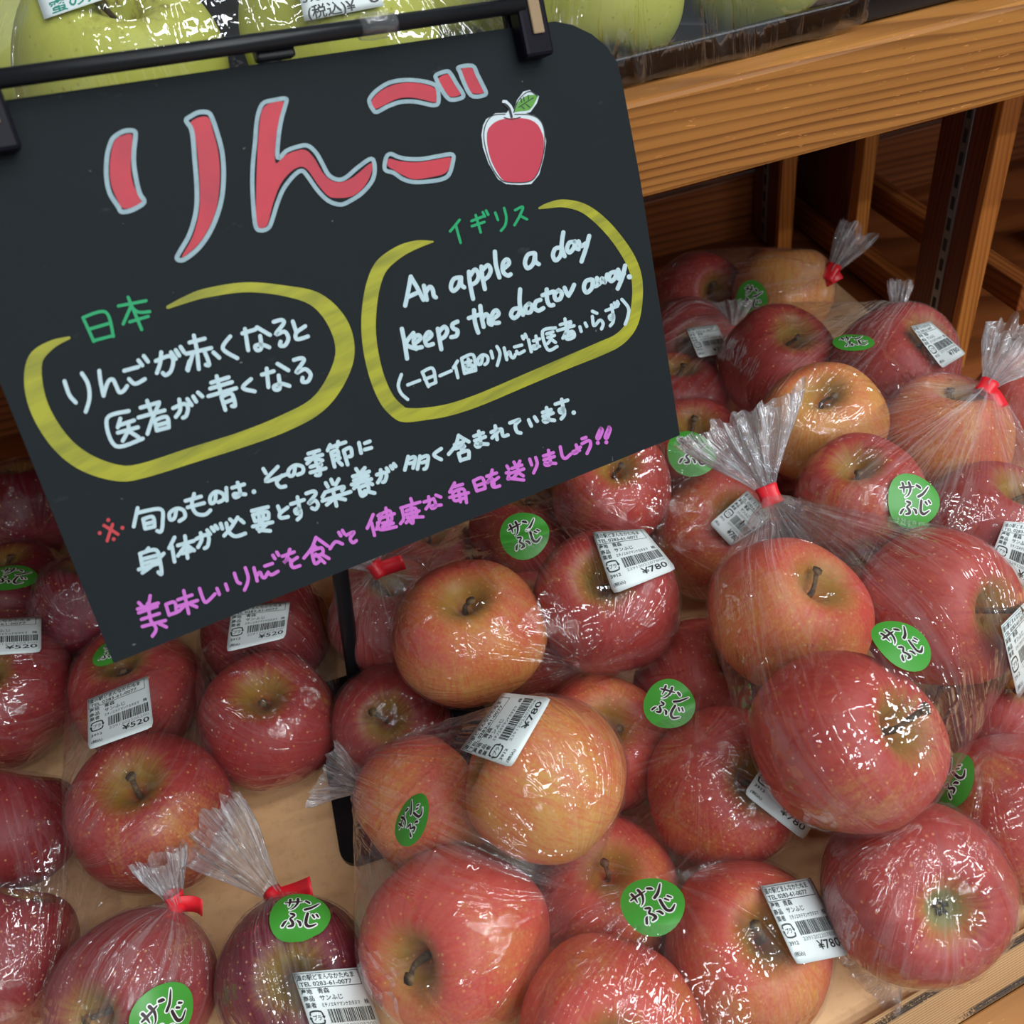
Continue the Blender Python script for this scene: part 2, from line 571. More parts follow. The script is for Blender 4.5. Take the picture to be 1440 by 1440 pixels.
def film_material(name, haze=.02, crumple=.6, gloss=1.0, tint=(.985, .98, .985), scale=1.0, white=(.9, .9, .92), facet=.35, foldk=.30):
    """thin clear plastic: mirror-like where the crumpled surface catches the lamps"""
    m = NT(name)
    co = m.obj()
    at_ = m.n('Attribute')
    at_.attribute_name = 'fold'
    fold = at_.outputs['Vector']
    nr_ = m.n('Attribute')
    nr_.attribute_name = 'near_tie'
    near = nr_.outputs['Fac']
    def thin(sc_, det, k, off):
        va = m.n('VectorMath', operation='ADD')
        m.l(fold, va.inputs[0])
        va.inputs[1].default_value = (off, off, off)
        n_ = m.noise(va.outputs[0], sc_, det, .5, .25)
        return m.math('MAXIMUM', m.math('SUBTRACT', 1.0, m.math('MULTIPLY', m.math('ABSOLUTE', m.math('SUBTRACT', n_, .5)), k)), 0.0)
    ra, rb = thin(.55, 1, 26, 0.0), thin(1.7, 2, 11, 7.3)
    gate = m.ramp(m.noise(fold, .35, 1), (.42, (.15, .15, .15)), (.6, (1, 1, 1)))
    rid = m.math('MULTIPLY', m.math('MAXIMUM', ra, m.math('MULTIPLY', rb, .7)), gate)
    w1 = m.noise(co, 22 * scale, 2, .5, .9)
    nz = m.n('TexNoise')
    nz.inputs['Scale'].default_value = 38
    nz.inputs['Detail'].default_value = 2
    m.l(co, nz.inputs['Vector'])
    wob = m.n('VectorMath', operation='MULTIPLY_ADD')
    m.l(nz.outputs['Color'], wob.inputs[0])
    wob.inputs[1].default_value = (.022, .022, .022)
    m.l(co, wob.inputs[2])
    dv = None
    crease = None
    for sc_, amp in ((40 * scale, facet), (90 * scale, facet * .10)):
        vo = m.n('TexVoronoi')
        vo.inputs['Scale'].default_value = sc_
        m.l(wob.outputs[0], vo.inputs['Vector'])
        sub = m.n('VectorMath', operation='SUBTRACT')
        m.l(vo.outputs['Color'], sub.inputs[0])
        sub.inputs[1].default_value = (.5, .5, .5)
        mul = m.n('VectorMath', operation='SCALE')
        m.l(sub.outputs[0], mul.inputs[0])
        mul.inputs['Scale'].default_value = amp
        if dv is None:
            dv = mul.outputs[0]
            ve = m.n('TexVoronoi')
            ve.feature = 'DISTANCE_TO_EDGE'
            ve.inputs['Scale'].default_value = sc_
            m.l(wob.outputs[0], ve.inputs['Vector'])
            crease = m.math('MINIMUM', m.math('MULTIPLY', ve.outputs['Distance'], 9.0), 1.0)
        else:
            ad = m.n('VectorMath', operation='ADD')
            m.l(dv, ad.inputs[0])
            m.l(mul.outputs[0], ad.inputs[1])
            dv = ad.outputs[0]
    h = m.math('ADD', m.math('MULTIPLY', rid, m.math('ADD', m.math('MULTIPLY', near, .8), foldk)), m.math('MULTIPLY', w1, 1.3))
    h = m.math('ADD', h, m.math('MULTIPLY', crease, -.30))
    bmp = m.bump(h, crumple, .004)
    ad = m.n('VectorMath', operation='ADD')
    m.l(bmp, ad.inputs[0])
    m.l(dv, ad.inputs[1])
    no = m.n('VectorMath', operation='NORMALIZE')
    m.l(ad.outputs[0], no.inputs[0])
    nrm = no.outputs[0]
    lw = m.n('LayerWeight')
    lw.inputs['Blend'].default_value = .5
    m.l(nrm, lw.inputs['Normal'])
    fac = m.math('ADD', m.math('MULTIPLY', m.math('POWER', lw.outputs['Facing'], 5.0), .55), .055)
    fac = m.math('MINIMUM', m.math('MULTIPLY', fac, gloss), .38)
    tr = m.n('BsdfTransparent')
    tr.inputs[0].default_value = (*tint, 1)
    gl = m.n('BsdfGlossy')
    gl.inputs['Color'].default_value = (.97, .98, 1, 1)
    gl.inputs['Roughness'].default_value = .04
    m.l(nrm, gl.inputs['Normal'])
    df = m.n('BsdfDiffuse')
    df.inputs[0].default_value = (*white, 1)
    m.l(nrm, df.inputs['Normal'])
    a = m.n('MixShader')
    m.l(tr.outputs[0], a.inputs[1])
    m.l(df.outputs[0], a.inputs[2])
    hz = m.math('MULTIPLY', m.math('ADD', m.math('MULTIPLY', rid, 3.6), .6), m.math('ADD', m.math('MULTIPLY', near, .11), haze), True)
    m.l(hz, a.inputs[0])
    b = m.n('MixShader')
    m.l(fac, b.inputs[0])
    m.l(a.outputs[0], b.inputs[1])
    m.l(gl.outputs[0], b.inputs[2])
    m.l(b.outputs[0], m.out.inputs[0])
    return m.m


M_FILM = film_material('clear_bag_film', .013, .65, 1.35)
M_TAIL = film_material('loose_tail_film', .03, 1.0, 1.8, facet=.6, scale=1.3)
M_NECK = film_material('gathered_bag_film', .17, 1.0, 1.6, facet=.5, scale=1.4)
M_WRAP = film_material('tray_wrap_film', .008, 1.0, 2.4, scale=.26, facet=.24, foldk=.28)
M_TAPE = film_material('clear_tape', .04, .8, 1.6)

# ------------------------------------------------------------------ structure: shelving
fl = box('floor', -4, 4, -5, 3, -.80, -.76, plain('shop_floor_vinyl', (.32, .31, .29), .4))
fl['kind'] = 'structure'
ce = box('ceiling', -4, 4, -5, 3, 2.42, 2.46, plain('ceiling_white', (.45, .46, .46), .8))
ce['kind'] = 'structure'
# tray floor and its paper lining
t = tag(empty('display_table', (.1, .5, -.03)), 'wooden display table top under the brown paper, carrying all bagged red apples', 'table')
box('table_top', -.75, 1.3, .05, .97, -.045, -.0035, M_BACK, t)
for x in (-.7, 1.25):
    for y in (.12, .9):
        box('leg', x - .03, x + .03, y - .03, y + .03, -.759, -.046, M_POST, t)
FD = (on_h(1440, 1303, .004) - on_h(1210, 1440, .004)).normalized()      # run of the front boards
FN = V((-FD.y, FD.x, 0))
p0 = on_h(1325, 1371.5, .006)


def front_board(c0, w, h, name):
    bm = box_bm((0, 0, 0), (2.4, w, h), .0008)
    o = bm_mesh(name, bm, M_RIB)
    o.matrix_basis = Matrix(((FD.x, FN.x, 0, c0.x), (FD.y, FN.y, 0, c0.y), (0, 0, 1, c0.z), (0, 0, 0, 1)))
    return o


fb = front_board(p0 - FN * .0108 + V((0, 0, -.0045)), .0212, .009, 'front_slat')
tag(fb, 'ribbed wooden slat with black worn edges next to the brown paper', 'slat', 'front edge slats')
fb = front_board(p0 - FN * .0324 + V((0, 0, -.0048)), .0212, .009, 'front_slat')
fb.data.materials[0] = M_SHELF
tag(fb, 'outermost plain brown wooden slat at the bottom right corner', 'slat', 'front edge slats')
# kraft sheet: slightly wavy
vs, fs = [], []
nx, ny = 70, 40
for j in range(ny + 1):
    for i in range(nx + 1):
        u, v = -.7 + 1.21 * i / nx, j / ny
        a = p0 + FD * ((u - p0.x) / FD.x) + FN * .0002
        y = a.y + (.86 - a.y) * v
        vs.append((u, y, .0006 * noise.noise(V((u * 9, y * 9, 0)))))
for j in range(ny):
    for i in range(nx):
        q = j * (nx + 1) + i
        fs.append((q, q + 1, q + nx + 2, q + nx + 1))
kr = new_mesh('paper_liner', vs, fs, M_KRAFT, None, True)
so = kr.modifiers.new('thickness', 'SOLIDIFY')
so.thickness = .0012
so.offset = -1
tag(kr, 'brown kraft paper sheet lining the table beneath the apples', 'paper')

# back wall of horizontal planks
BW = tag(empty('back_panel', (.3, .95, 0)), 'dark wooden plank back of the lower shelf bay', 'panel')
for i in range(5):
    z0 = -.01 + i * .082
    box('plank', -.75, 1.25, .935, .953, z0, z0 + .078, M_BACK, BW, .002)

# upper shelf
SH = tag(empty('upper_shelf', (.2, .475, .34)), 'wooden upper shelf with scratched orange front rail holding the yellow apples', 'shelf')
box('front_rail', -.75, 1.25, .465, .487, .3125, .3655, M_RAIL, SH, .0028)
box('shelf_board', -.75, 1.25, .4875, .935, .335, .352, M_SHELF, SH, .001)
# shelf uprights: slotted steel strip let into a panel coloured dark for shade, pale front edge


def upright(x, y0, y1, label):
    U = tag(empty('shelf_upright', (x, (y0 + y1) / 2, 0)), label, 'upright', 'shelf uprights')
    w = .016
    box('shaded_panel', x, x + w, y0 + .0085, y1, 0, .334, M_RED, U, .0008)
    box('front_edge', x - .0005, x + w + .0005, y0, y0 + .008, 0, .334, M_POST, U, .001)
    ys = y0 + .034
    st = box('slotted_strip', x - .0016, x - .0001, ys - .005, ys + .005, .002, .333, M_STEEL, U, .0003)
    for i in range(17):
        z = .012 + i * .019
        box('slot', x - .0019, x - .0012, ys - .0022, ys + .0022, z, z + .011, M_SLOT, st, 0)
    return U


upright(.516, .600, .668, 'dark upright panel with slotted steel strip and pale front edge, below the rail at right')
upright(.487, .868, .930, 'shaded far upright behind the yellow apple bag in the back corner')
upright(.690, .585, .660, 'rightmost dark upright cut off by the picture edge')
# side frame along the bay: back post, lower bars
SF = tag(empty('side_frame', (.53, .77, 0)), 'open wooden side frame with low bars running back behind the farthest bag', 'frame')
box('lower_bar', .5345, .551, .672, .934, .0, .03, M_BAR, SF)
box('lower_bar', .575, .592, .60, .934, .045, .072, M_BAR, SF)
box('middle_post', .536, .551, .80, .816, 0, .333, M_POST, SF)
box('inner_panel', .540, .548, .83, .93, .03, .333, M_RED, SF)
for i in range(3):
    b = box('deck_slat', .72, 1.2, .60 + i * .06, .645 + i * .06, .0005, .014, M_BACK)
    tag(b, ['front floor slat of the neighbouring bay at right edge', 'second floor slat of the neighbouring bay', 'rear floor slat of the neighbouring bay'][i], 'slat', 'neighbouring bay slats')

# ------------------------------------------------------------------ apples
PROF = [(.0, .40), (.055, .42), (.13, .52), (.22, .655), (.33, .76), (.46, .805), (.60, .77), (.76, .65), (.89, .44), (.97, .19), (1.0, -.05),
        (.975, -.28), (.89, -.50), (.75, -.68), (.58, -.785), (.43, -.80), (.31, -.755), (.2, -.67), (.11, -.60), (.05, -.575), (0, -.57)]


def apple_mesh(seed, mat, lob=.03, squash=1.0):
    rnd = random.Random(seed)
    pr = catmull(PROF, 3)
    seg = 56
    vs, fs = [], []
    ph, ph2 = rnd.random() * 6, rnd.random() * 6
    tiltx, tilty = rnd.uniform(-.05, .05), rnd.uniform(-.05, .05)
    so = V((rnd.random() * 20, rnd.random() * 20, rnd.random() * 20))
    n = len(pr)
    for i, (r, z) in enumerate(pr):
        if i in (0, n - 1):
            vs.append((0, 0, z * squash))
            continue
        for k in range(seg):
            w = 2 * pi * k / seg
            g = 1 + lob * cos(5 * w + ph) * smoothstep(.5, -.8, z) * .8 + lob * .9 * cos(2 * w + ph2)
            x, y = r * g * cos(w), r * g * sin(w)
            nz = noise.noise(V((x, y, z)) * 1.1 + so) * .05
            f = 1 + nz
            zz = z * squash + (x * tiltx + y * tilty) + lob * .8 * cos(5 * w + ph) * smoothstep(-.4, -.8, z) * r
            zz += .035 * cos(2 * w + ph2) * smoothstep(.4, .8, z) * r
            vs.append((x * f, y * f, zz * f))
    for k in range(seg):
        k2 = (k + 1) % seg
        fs.append((0, 1 + k, 1 + k2))
    for i in range(n - 3):
        for k in range(seg):
            k2 = (k + 1) % seg
            a, b = 1 + i * seg, 1 + (i + 1) * seg
            fs.append((a + k, b + k, b + k2, a + k2))
    e = len(vs) - 1
    b = 1 + (n - 3) * seg
    for k in range(seg):
        fs.append((b + k, e, b + (k + 1) % seg))
    me = bpy.data.meshes.new('apple')
    me.from_pydata(vs, [], fs)
    me.polygons.foreach_set('use_smooth', [True] * len(fs))
    me.materials.append(mat)
    return me


def stem_mesh(seed):
    rnd = random.Random(seed)
    bx, by = rnd.uniform(-.14, .14), rnd.uniform(-.14, .14)
    pts = [(0, 0, .36), (.01, .0, .5), (bx * .4, by * .4, .60), (bx, by, .70), (bx * 1.2, by * 1.2, .75)]
    pts = [V(p) for p in catmull(pts, 3)]
    rad = [.044 - .012 * sin(pi * i / (len(pts) - 1)) + (.022 if i > len(pts) - 3 else 0) for i in range(len(pts))]
    seg = 8
    vs, fs = [], []
    for i, p in enumerate(pts):
        for k in range(seg):
            w = 2 * pi * k / seg
            vs.append((p.x + cos(w) * rad[i], p.y + sin(w) * rad[i], p.z + .01 * sin(3 * w) * (i == len(pts) - 1)))
    for i in range(len(pts) - 1):
        for k in range(seg):
            fs.append((i * seg + k, i * seg + (k + 1) % seg, (i + 1) * seg + (k + 1) % seg, (i + 1) * seg + k))
    fs.append(tuple((len(pts) - 1) * seg + k for k in range(seg)))
    me = bpy.data.meshes.new('stem')
    me.from_pydata(vs, [], fs)
    me.polygons.foreach_set('use_smooth', [True] * len(fs))
    me.materials.append(M_STEM)
    return me


def calyx_mesh():
    bm = bmesh.new()
    for k in range(5):
        w = 2 * pi * k / 5
        a = V((cos(w), sin(w), 0))
        b = V((-sin(w), cos(w), 0))
        q = [a * .025 + b * .03 + V((0, 0, -.58)), a * .025 - b * .03 + V((0, 0, -.58)), a * .085 - b * .016 + V((0, 0, -.64)), a * .05 + V((0, 0, -.70)), a * .085 + b * .016 + V((0, 0, -.64))]
        top = [bm.verts.new(p) for p in q]
        bot = [bm.verts.new(p + V((0, 0, .02)) + a * .01) for p in q]
        bm.faces.new(top)
        bm.faces.new(bot[::-1])
        for i in range(5):
            bm.faces.new((top[i], bot[i], bot[(i + 1) % 5], top[(i + 1) % 5]))
    bmesh.ops.recalc_face_normals(bm, faces=bm.faces)
    me = bpy.data.meshes.new('calyx')
    bm.to_mesh(me)
    bm.free()
    me.materials.append(M_CALYX)
    return me


AM = [apple_mesh(s, M_APPLE, .022 + .006 * (s % 3), 1.02 - .03 * (s % 4)) for s in range(6)]
SM = [stem_mesh(s) for s in range(5)]
CM = calyx_mesh()
YM = [apple_mesh(20 + s, M_YAPPLE, .03, 1.08) for s in range(3)]

AP = {'a1':(-0.0358,0.2244,0.0626,0.0466),'a2':(0.0325,0.2695,0.1086,0.0445),'a3':(-0.0370,0.3098,0.0557,0.0426),'b1':(0.0485,0.2339,0.0367,0.0407),'b2':(0.1059,0.1779,0.0435,0.0432),'b3':(0.0255,0.1584,0.0564,0.0440),'c1':(0.1896,0.1686,0.0677,0.0444),'c2':(0.2683,0.1903,0.0504,0.0426),'c3':(0.3130,0.2582,0.0387,0.0430),'d1':(0.1955,0.3108,0.1206,0.0455),'d2':(0.2794,0.2914,0.1093,0.0451),'d3':(0.1759,0.2203,0.1341,0.0444),'e1':(0.1292,0.2551,0.0642,0.0431),'e2':(0.1561,0.3395,0.0392,0.0438),'e3':(0.0791,0.3164,0.0495,0.0409),'f1':(0.0201,0.3804,0.1105,0.0459),'f2':(0.1069,0.3754,0.1048,0.0449),'f3':(0.0897,0.5102,0.0535,0.0461),'g1':(0.1468,0.4718,0.1024,0.0419),'g2':(0.2296,0.5315,0.0580,0.0455),'g3':(0.2127,0.4446,0.0573,0.0460),'h1':(-0.0448,0.3865,0.0369,0.0403),'h2':(-0.0275,0.4580,0.0626,0.0412),'h3':(0.0071,0.5273,0.0389,0.0433),'i1':(0.3815,0.4323,0.0956,0.0445),'i2':(0.2810,0.3796,0.1190,0.0411),'i3':(0.3612,0.3512,0.0870,0.0430),'j1':(0.2985,0.4592,0.1181,0.0434),'j2':(0.3351,0.5857,0.0782,0.0461),'j3':(0.4002,0.5221,0.0929,0.0481),'k1':(0.3471,0.7661,0.0402,0.0446),'k2':(0.4021,0.7039,0.0649,0.0457),'l1':(0.3013,0.6883,0.0424,0.0449),'l2':(0.2551,0.6144,0.0465,0.0455),'m1':(0.4913,0.4769,0.0519,0.0444),'n1':(-0.3139,0.6141,0.0437,0.0486),'n2':(-0.2981,0.5009,0.0554,0.0469),'o1':(-0.2123,0.4817,0.0419,0.0457),'o2':(-0.1968,0.3677,0.0548,0.0480),'p1':(-0.1210,0.4151,0.0474,0.0454),'p2':(-0.1168,0.5023,0.0413,0.0459),'q1':(-0.2962,0.4030,0.0379,0.0421),'q2':(-0.2907,0.3165,0.0380,0.0422),'r1':(-0.2128,0.2660,0.0400,0.0443),'s1':(-0.1253,0.2463,0.0378,0.0420),'t1':(-0.2398,0.5662,0.0575,0.0444),'t2':(-0.3086,0.7195,0.0512,0.0479),'u1':(0.0634,0.4177,0.0417,0.0463),'u2':(0.2188,0.2684,0.0449,0.0465),'u3':(0.3085,0.4073,0.0446,0.0465),'u4':(0.3089,0.4970,0.0415,0.0463)}

UP = None
# key: (stalk direction as right/down/towards viewer, yellow share, depth of red, label)
INFO = {
 'a1': ((-.55, -.05, .83), .36, .12, 'orange-pink apple in the front bag, its stalk poking towards the viewer, foremost in the middle'),
 'a2': ((-.9, -.38, .12), .68, .10, 'mostly yellow apple under the tilted 780 yen label in the front middle bag'),
 'a3': ((-.75, .6, .25), .50, .15, 'yellow-orange apple behind the upright green sticker beside the black stand base'),
 'b1': ((0, -.5, .5), .38, .25, 'pinkish apple half hidden behind the tilted green sticker at lower centre'),
 'b2': ((.05, -.55, .8), .48, .15, 'orange-red apple just left of the 780 yen label at lower right'),
 'b3': ((-.1, -.25, .95), .30, .12, 'pink-red apple cut by the bottom edge, right of the picture middle'),
 'c1': ((-.05, .1, -1), .22, .45, 'red apple showing its green calyx end to the viewer, at lower right'),
 'c2': ((.2, .1, .9), .38, .45, 'red apple with a yellow-green shoulder cut by the right picture edge near the front'),
 'c3': ((0, -.6, .7), .15, .5, 'dark red apple low behind the big tied bag at the right edge'),
 'd1': ((.3, -.6, .7), .50, .10, 'orange apple upper left inside the big bag with the red tie'),
 'd2': ((.42, -.05, .9), .36, .35, 'red apple with a deep stalk hollow, upper right inside the big tied bag'),
 'd3': ((.5, -.38, .78), .32, .38, 'big red apple with yellow-green stalk hollow, lowest in the big tied bag'),
 'e1': ((.3, -.35, .88), .28, .42, 'red apple with a sharp film peak, wedged left under the big tied bag'),
 'e2': ((.4, -.5, .7), .34, .35, 'red apple behind the green sticker left of the big tied bag'),
 'e3': ((0, -.5, .85), .36, .22, 'orange-red apple with crumpled clear film over its stalk, behind the tilted price label'),
 'f1': ((-.08, -.7, .7), .60, .15, 'large orange and yellow apple with green stalk hollow just under the chalkboard'),
 'f2': ((-.15, -.45, .87), .16, .55, 'crimson apple under the 780 yen label in the middle of the pile'),
 'f3': ((0, -.7, .6), .16, .5, 'red apple behind the green sticker directly below the chalkboard edge'),
 'g1': ((0, -.5, .85), .22, .4, 'red apple with dark stalk hollow tucked under the chalkboard lower right corner'),
 'g2': ((0, -.6, .7), .14, .5, 'red apple behind the green sticker right of the chalkboard corner'),
 'g3': ((.2, -.35, .9), .42, .25, 'orange-red apple behind the flared neck of the big tied bag'),
 'h1': ((0, -.35, .93), .08, .7, 'dark crimson apple with curved stalk in front of the stand pole'),
 'h2': ((.1, -.75, .6), .36, .5, 'small-looking red and olive apple beside the stand pole under the chalkboard'),
 'h3': ((.3, -.6, .6), .46, .3, 'orange apple peeping out right below the chalkboard beside a red tape flag'),
 'i1': ((0, -.8, .5), .58, .15, 'orange-yellow apple at the top of the right tied bag'),
 'i2': ((-.3, -.6, .6), .22, .42, 'red streaked apple left of the round green sticker at right'),
 'i3': ((.2, -.7, .6), .12, .55, 'deep red apple below the orange one in the right tied bag'),
 'j1': ((-.25, -.55, .78), .84, .05, 'pale yellow-orange apple with a thin stalk at the back of the pile'),
 'j2': ((.1, -.5, .85), .03, .55, 'magenta-red apple behind the pale yellow-orange one'),
 'j3': ((.3, -.45, .8), .06, .5, 'wine-red apple under the price label before the slotted upright'),
 'k1': ((.25, 0, .95), .08, .6, 'farthest red apple with its dark stalk hollow facing out, beside the yellow one'),
 'k2': ((0, -.9, .3), .70, .3, 'yellow apple in the farthest bag with a red tie'),
 'l1': ((0, .1, .95), .12, .6, 'dark red apple under the far price label right of the chalkboard'),
 'l2': ((0, -.7, .5), .12, .6, 'dark red apple half hidden by the chalkboard right edge'),
 'm1': ((0, -.7, .6), .30, .3, 'pinkish apple at the right picture edge behind the flared bag neck'),
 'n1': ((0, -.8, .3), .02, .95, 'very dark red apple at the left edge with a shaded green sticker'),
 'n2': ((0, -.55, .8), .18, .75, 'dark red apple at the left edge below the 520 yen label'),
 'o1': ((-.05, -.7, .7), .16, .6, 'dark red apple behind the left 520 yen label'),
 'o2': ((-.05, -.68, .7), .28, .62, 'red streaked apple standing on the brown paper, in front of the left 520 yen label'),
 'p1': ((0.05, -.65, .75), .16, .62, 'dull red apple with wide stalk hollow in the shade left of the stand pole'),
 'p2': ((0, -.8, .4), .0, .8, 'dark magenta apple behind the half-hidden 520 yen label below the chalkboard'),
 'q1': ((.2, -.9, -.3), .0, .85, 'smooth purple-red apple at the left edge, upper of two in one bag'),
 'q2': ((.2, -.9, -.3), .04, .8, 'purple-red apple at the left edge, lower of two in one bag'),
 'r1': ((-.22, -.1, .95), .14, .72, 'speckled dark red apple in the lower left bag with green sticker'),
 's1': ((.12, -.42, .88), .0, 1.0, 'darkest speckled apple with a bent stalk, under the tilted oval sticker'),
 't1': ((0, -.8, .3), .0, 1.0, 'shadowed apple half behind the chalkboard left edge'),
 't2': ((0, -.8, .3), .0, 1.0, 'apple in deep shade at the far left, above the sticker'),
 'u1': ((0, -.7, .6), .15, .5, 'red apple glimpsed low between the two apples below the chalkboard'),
 'u2': ((0, -.7, .6), .2, .4, 'red apple buried under the big tied bag'),
 'u3': ((0, -.7, .6), .2, .4, 'red apple buried low beneath the right tied bag'),
 'u4': ((0, -.7, .6), .3, .4, 'red apple buried beneath the pale yellow-orange one'),
}
YSIDE = {'a1': (.3, .6, .6), 'a2': (.3, .5, .8), 'a3': (0, .3, .9), 'f1': (.2, .6, .7), 'b2': (.2, .7, .6), 'j1': (0, .2, 1), 'd1': (-.6, .4, .6), 'd3': (.2, .8, .5), 'k2': (0, 0, 1), 'i1': (-.6, 0, .8), 'e1': (-.6, .3, .6), 'g3': (-.6, .2, .8)}
APPLE = {}
TALL = {'a1', 'e1', 'd3', 's1', 'g3', 'h1', 'b2', 'd2'}
TIPS = {}
rnd = random.Random(5)
for i, (key, (ax, ye, dp, lab)) in enumerate(INFO.items()):
    x, y, z, R = AP[key]
    w = cw((ax[0], ax[1], -ax[2])).normalized()
    ys = cw((lambda q: (q[0], q[1], -q[2]))(YSIDE.get(key, (rnd.uniform(-1, 1), rnd.uniform(-1, 1), rnd.uniform(-.6, .6)))))
    xa = (ys - w * ys.dot(w)).normalized()
    ya = w.cross(xa)
    o = bpy.data.objects.new('apple', AM[i % 6])
    COL.objects.link(o)
    o.matrix_basis = Matrix(((xa.x * R, ya.x * R, w.x * R, x), (xa.y * R, ya.y * R, w.y * R, y), (xa.z * R, ya.z * R, w.z * R, z), (0, 0, 0, 1)))
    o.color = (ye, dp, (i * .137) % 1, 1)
    tag(o, lab, 'apple', 'red apples bagged at 520 yen' if key[0] in 'nopqrst' else 'red apples bagged at 780 yen')
    st = bpy.data.objects.new('stem', SM[i % 5])
    COL.objects.link(st)
    st.parent = o
    if key in TALL:
        st.scale = (1.1, 1.1, 1.32)
        TIPS[key] = o.matrix_basis @ V((SM[i % 5].vertices[-1].co.x * 1.1, SM[i % 5].vertices[-1].co.y * 1.1, 1.02))
    if key in ('c1',):
        ca = bpy.data.objects.new('calyx', CM)
        COL.objects.link(ca)
        ca.parent = o
        ca['label'] = 'dried grey-green calyx'
    APPLE[key] = o

# ------------------------------------------------------------------ print and stickers
_txt = {}


def text2d(s):
    """outline of one line of type: 2-D vertices and faces"""
    if s not in _txt:
        c = bpy.data.curves.new('type', 'FONT')
        c.body = s
        c.resolution_u = 2
        c.offset = .014
        o = bpy.data.objects.new('type', c)
        COL.objects.link(o)
        e = o.evaluated_get(bpy.context.evaluated_depsgraph_get())
        me = e.to_mesh()
        vs = [(v.co.x, v.co.y) for v in me.vertices]
        fs = [tuple(p.vertices) for p in me.polygons]
        e.to_mesh_clear()
        bpy.data.objects.remove(o)
        bpy.data.curves.remove(c)
        _txt[s] = (vs, fs)
    return _txt[s]


class Print(Flat):
    def text(self, s, u0, u1, v, h):
        """set s from u0 to u1 with its baseline at v (v runs down) and capital height h"""
        vs, fs = text2d(s)
        a, b = min(p[0] for p in vs), max(p[0] for p in vs)
        k = len(self.v)
        for x, y in vs:
            self.v.append((u0 + (x - a) / (b - a) * (u1 - u0), v - y / .72 * h))
            self.lift.append(0)
        self.f += [tuple(i + k for i in f) for f in fs]

    def rect(self, u0, v0, u1, v1, n=4):
        for i in range(n):
            for_u = abs(u1 - u0) > abs(v1 - v0)
            a, b = i / n, (i + 1) / n
            if for_u:
                self.poly([(u0 + (u1 - u0) * a, v0), (u0 + (u1 - u0) * b, v0), (u0 + (u1 - u0) * b, v1), (u0 + (u1 - u0) * a, v1)])
            else:
                self.poly([(u0, v0 + (v1 - v0) * a), (u1, v0 + (v1 - v0) * a), (u1, v0 + (v1 - v0) * b), (u0, v0 + (v1 - v0) * b)])


def label_print(price):
    p, g = Print(), Print()
    p.text('道の駅どまんなかたぬま', .03, .86, .105, .058)
    p.text('TEL 0283-61-0077', .05, .80, .185, .055)
    p.rect(.02, .203, .93, .212, 8)
    p.rect(.02, .02, .93, .026, 8)
    p.rect(.925, .02, .933, .21)
    p.rect(.015, .02, .022, .21)
    p.text('産地', .03, .19, .28, .055)
    p.text('青森', .27, .44, .28, .055)
    p.text('商品', .03, .19, .37, .055)
    p.text('サンふじ', .27, .60, .37, .055)
    p.text('業者', .03, .19, .455, .055)
    p.text('ミチノエキドマンナカタヌマ', .27, .82, .455, .045)
    p.text('株', .88, .95, .455, .05)
    # recycling mark
    for a, b in ((200, 350), (20, 170)):
        pts = []
        for k in range(13):
            w = math.radians(a + (b - a) * k / 12)
            cx, cy = cos(w), sin(w)
            m_ = max(abs(cx), abs(cy)) ** .55
            pts.append((.145 + .095 * cx / m_, .585 + .085 * cy / m_, .022))
        p.stroke(pts, caps=False)
        e = pts[-1]
        d = (pts[-1][0] - pts[-2][0], pts[-1][1] - pts[-2][1])
        l = sqrt(d[0] ** 2 + d[1] ** 2)
        d = (d[0] / l, d[1] / l)
        p.poly([(e[0] - d[1] * .025, e[1] + d[0] * .025), (e[0] + d[1] * .025, e[1] - d[0] * .025), (e[0] + d[0] * .035, e[1] + d[1] * .035)])
    p.text('プラ', .085, .205, .615, .055)
    r = random.Random(3)
    u = .32
    while u < .95:
        w = r.choice((.006, .006, .012, .018))
        p.rect(u, .49, min(u + w, .955), .665, 4)
        u += w + r.choice((.006, .006, .012, .012))
    if price == '780':
        p.text('3912', .05, .22, .765, .05)
        g.text('2391202207808', .33, .95, .735, .05)
        p.text('¥780', .53, .93, .875, .115)
        p.text('(税込)', .05, .24, .90, .045)
    else:
        p.text('3912', .05, .22, .775, .05)
        g.text('2391202205200', .33, .95, .735, .05)
        p.text('¥520', .53, .95, .855, .10)
        p.text('(税込)', .05, .22, .90, .045)
    return p, g


PRINT = {k: label_print(k) for k in ('780', '520')}


def bilin(c, u, v):
    a = V(c[0]) * (1 - u) + V(c[1]) * u
    b = V(c[3]) * (1 - u) + V(c[2]) * u
    return a * (1 - v) + b * v


def lstsq_quad(samples):
    """fit z = a + bx + cy + dxx + exy + fyy; tiny normal-equation solver"""
    n = 6
    A = [[0.0] * (n + 1) for _ in range(n)]
    for x, y, z, w in samples:
        q = (1, x, y, x * x, x * y, y * y)
        for i in range(n):
            for j in range(n):
                A[i][j] += w * q[i] * q[j]
            A[i][n] += w * q[i] * z
    for i in range(n):
        A[i][i] += 1e-7 if i < 3 else 2e-2
    for i in range(n):
        p = max(range(i, n), key=lambda r: abs(A[r][i]))
        A[i], A[p] = A[p], A[i]
        for r in range(n):
            if r != i:
                f = A[r][i] / A[i][i]
                for k in range(i, n + 1):
                    A[r][k] -= f * A[i][k]
    s = [A[i][n] / A[i][i] for i in range(n)]
    return lambda x, y: s[0] + s[1] * x + s[2] * y + s[3] * x * x + s[4] * x * y + s[5] * y * y


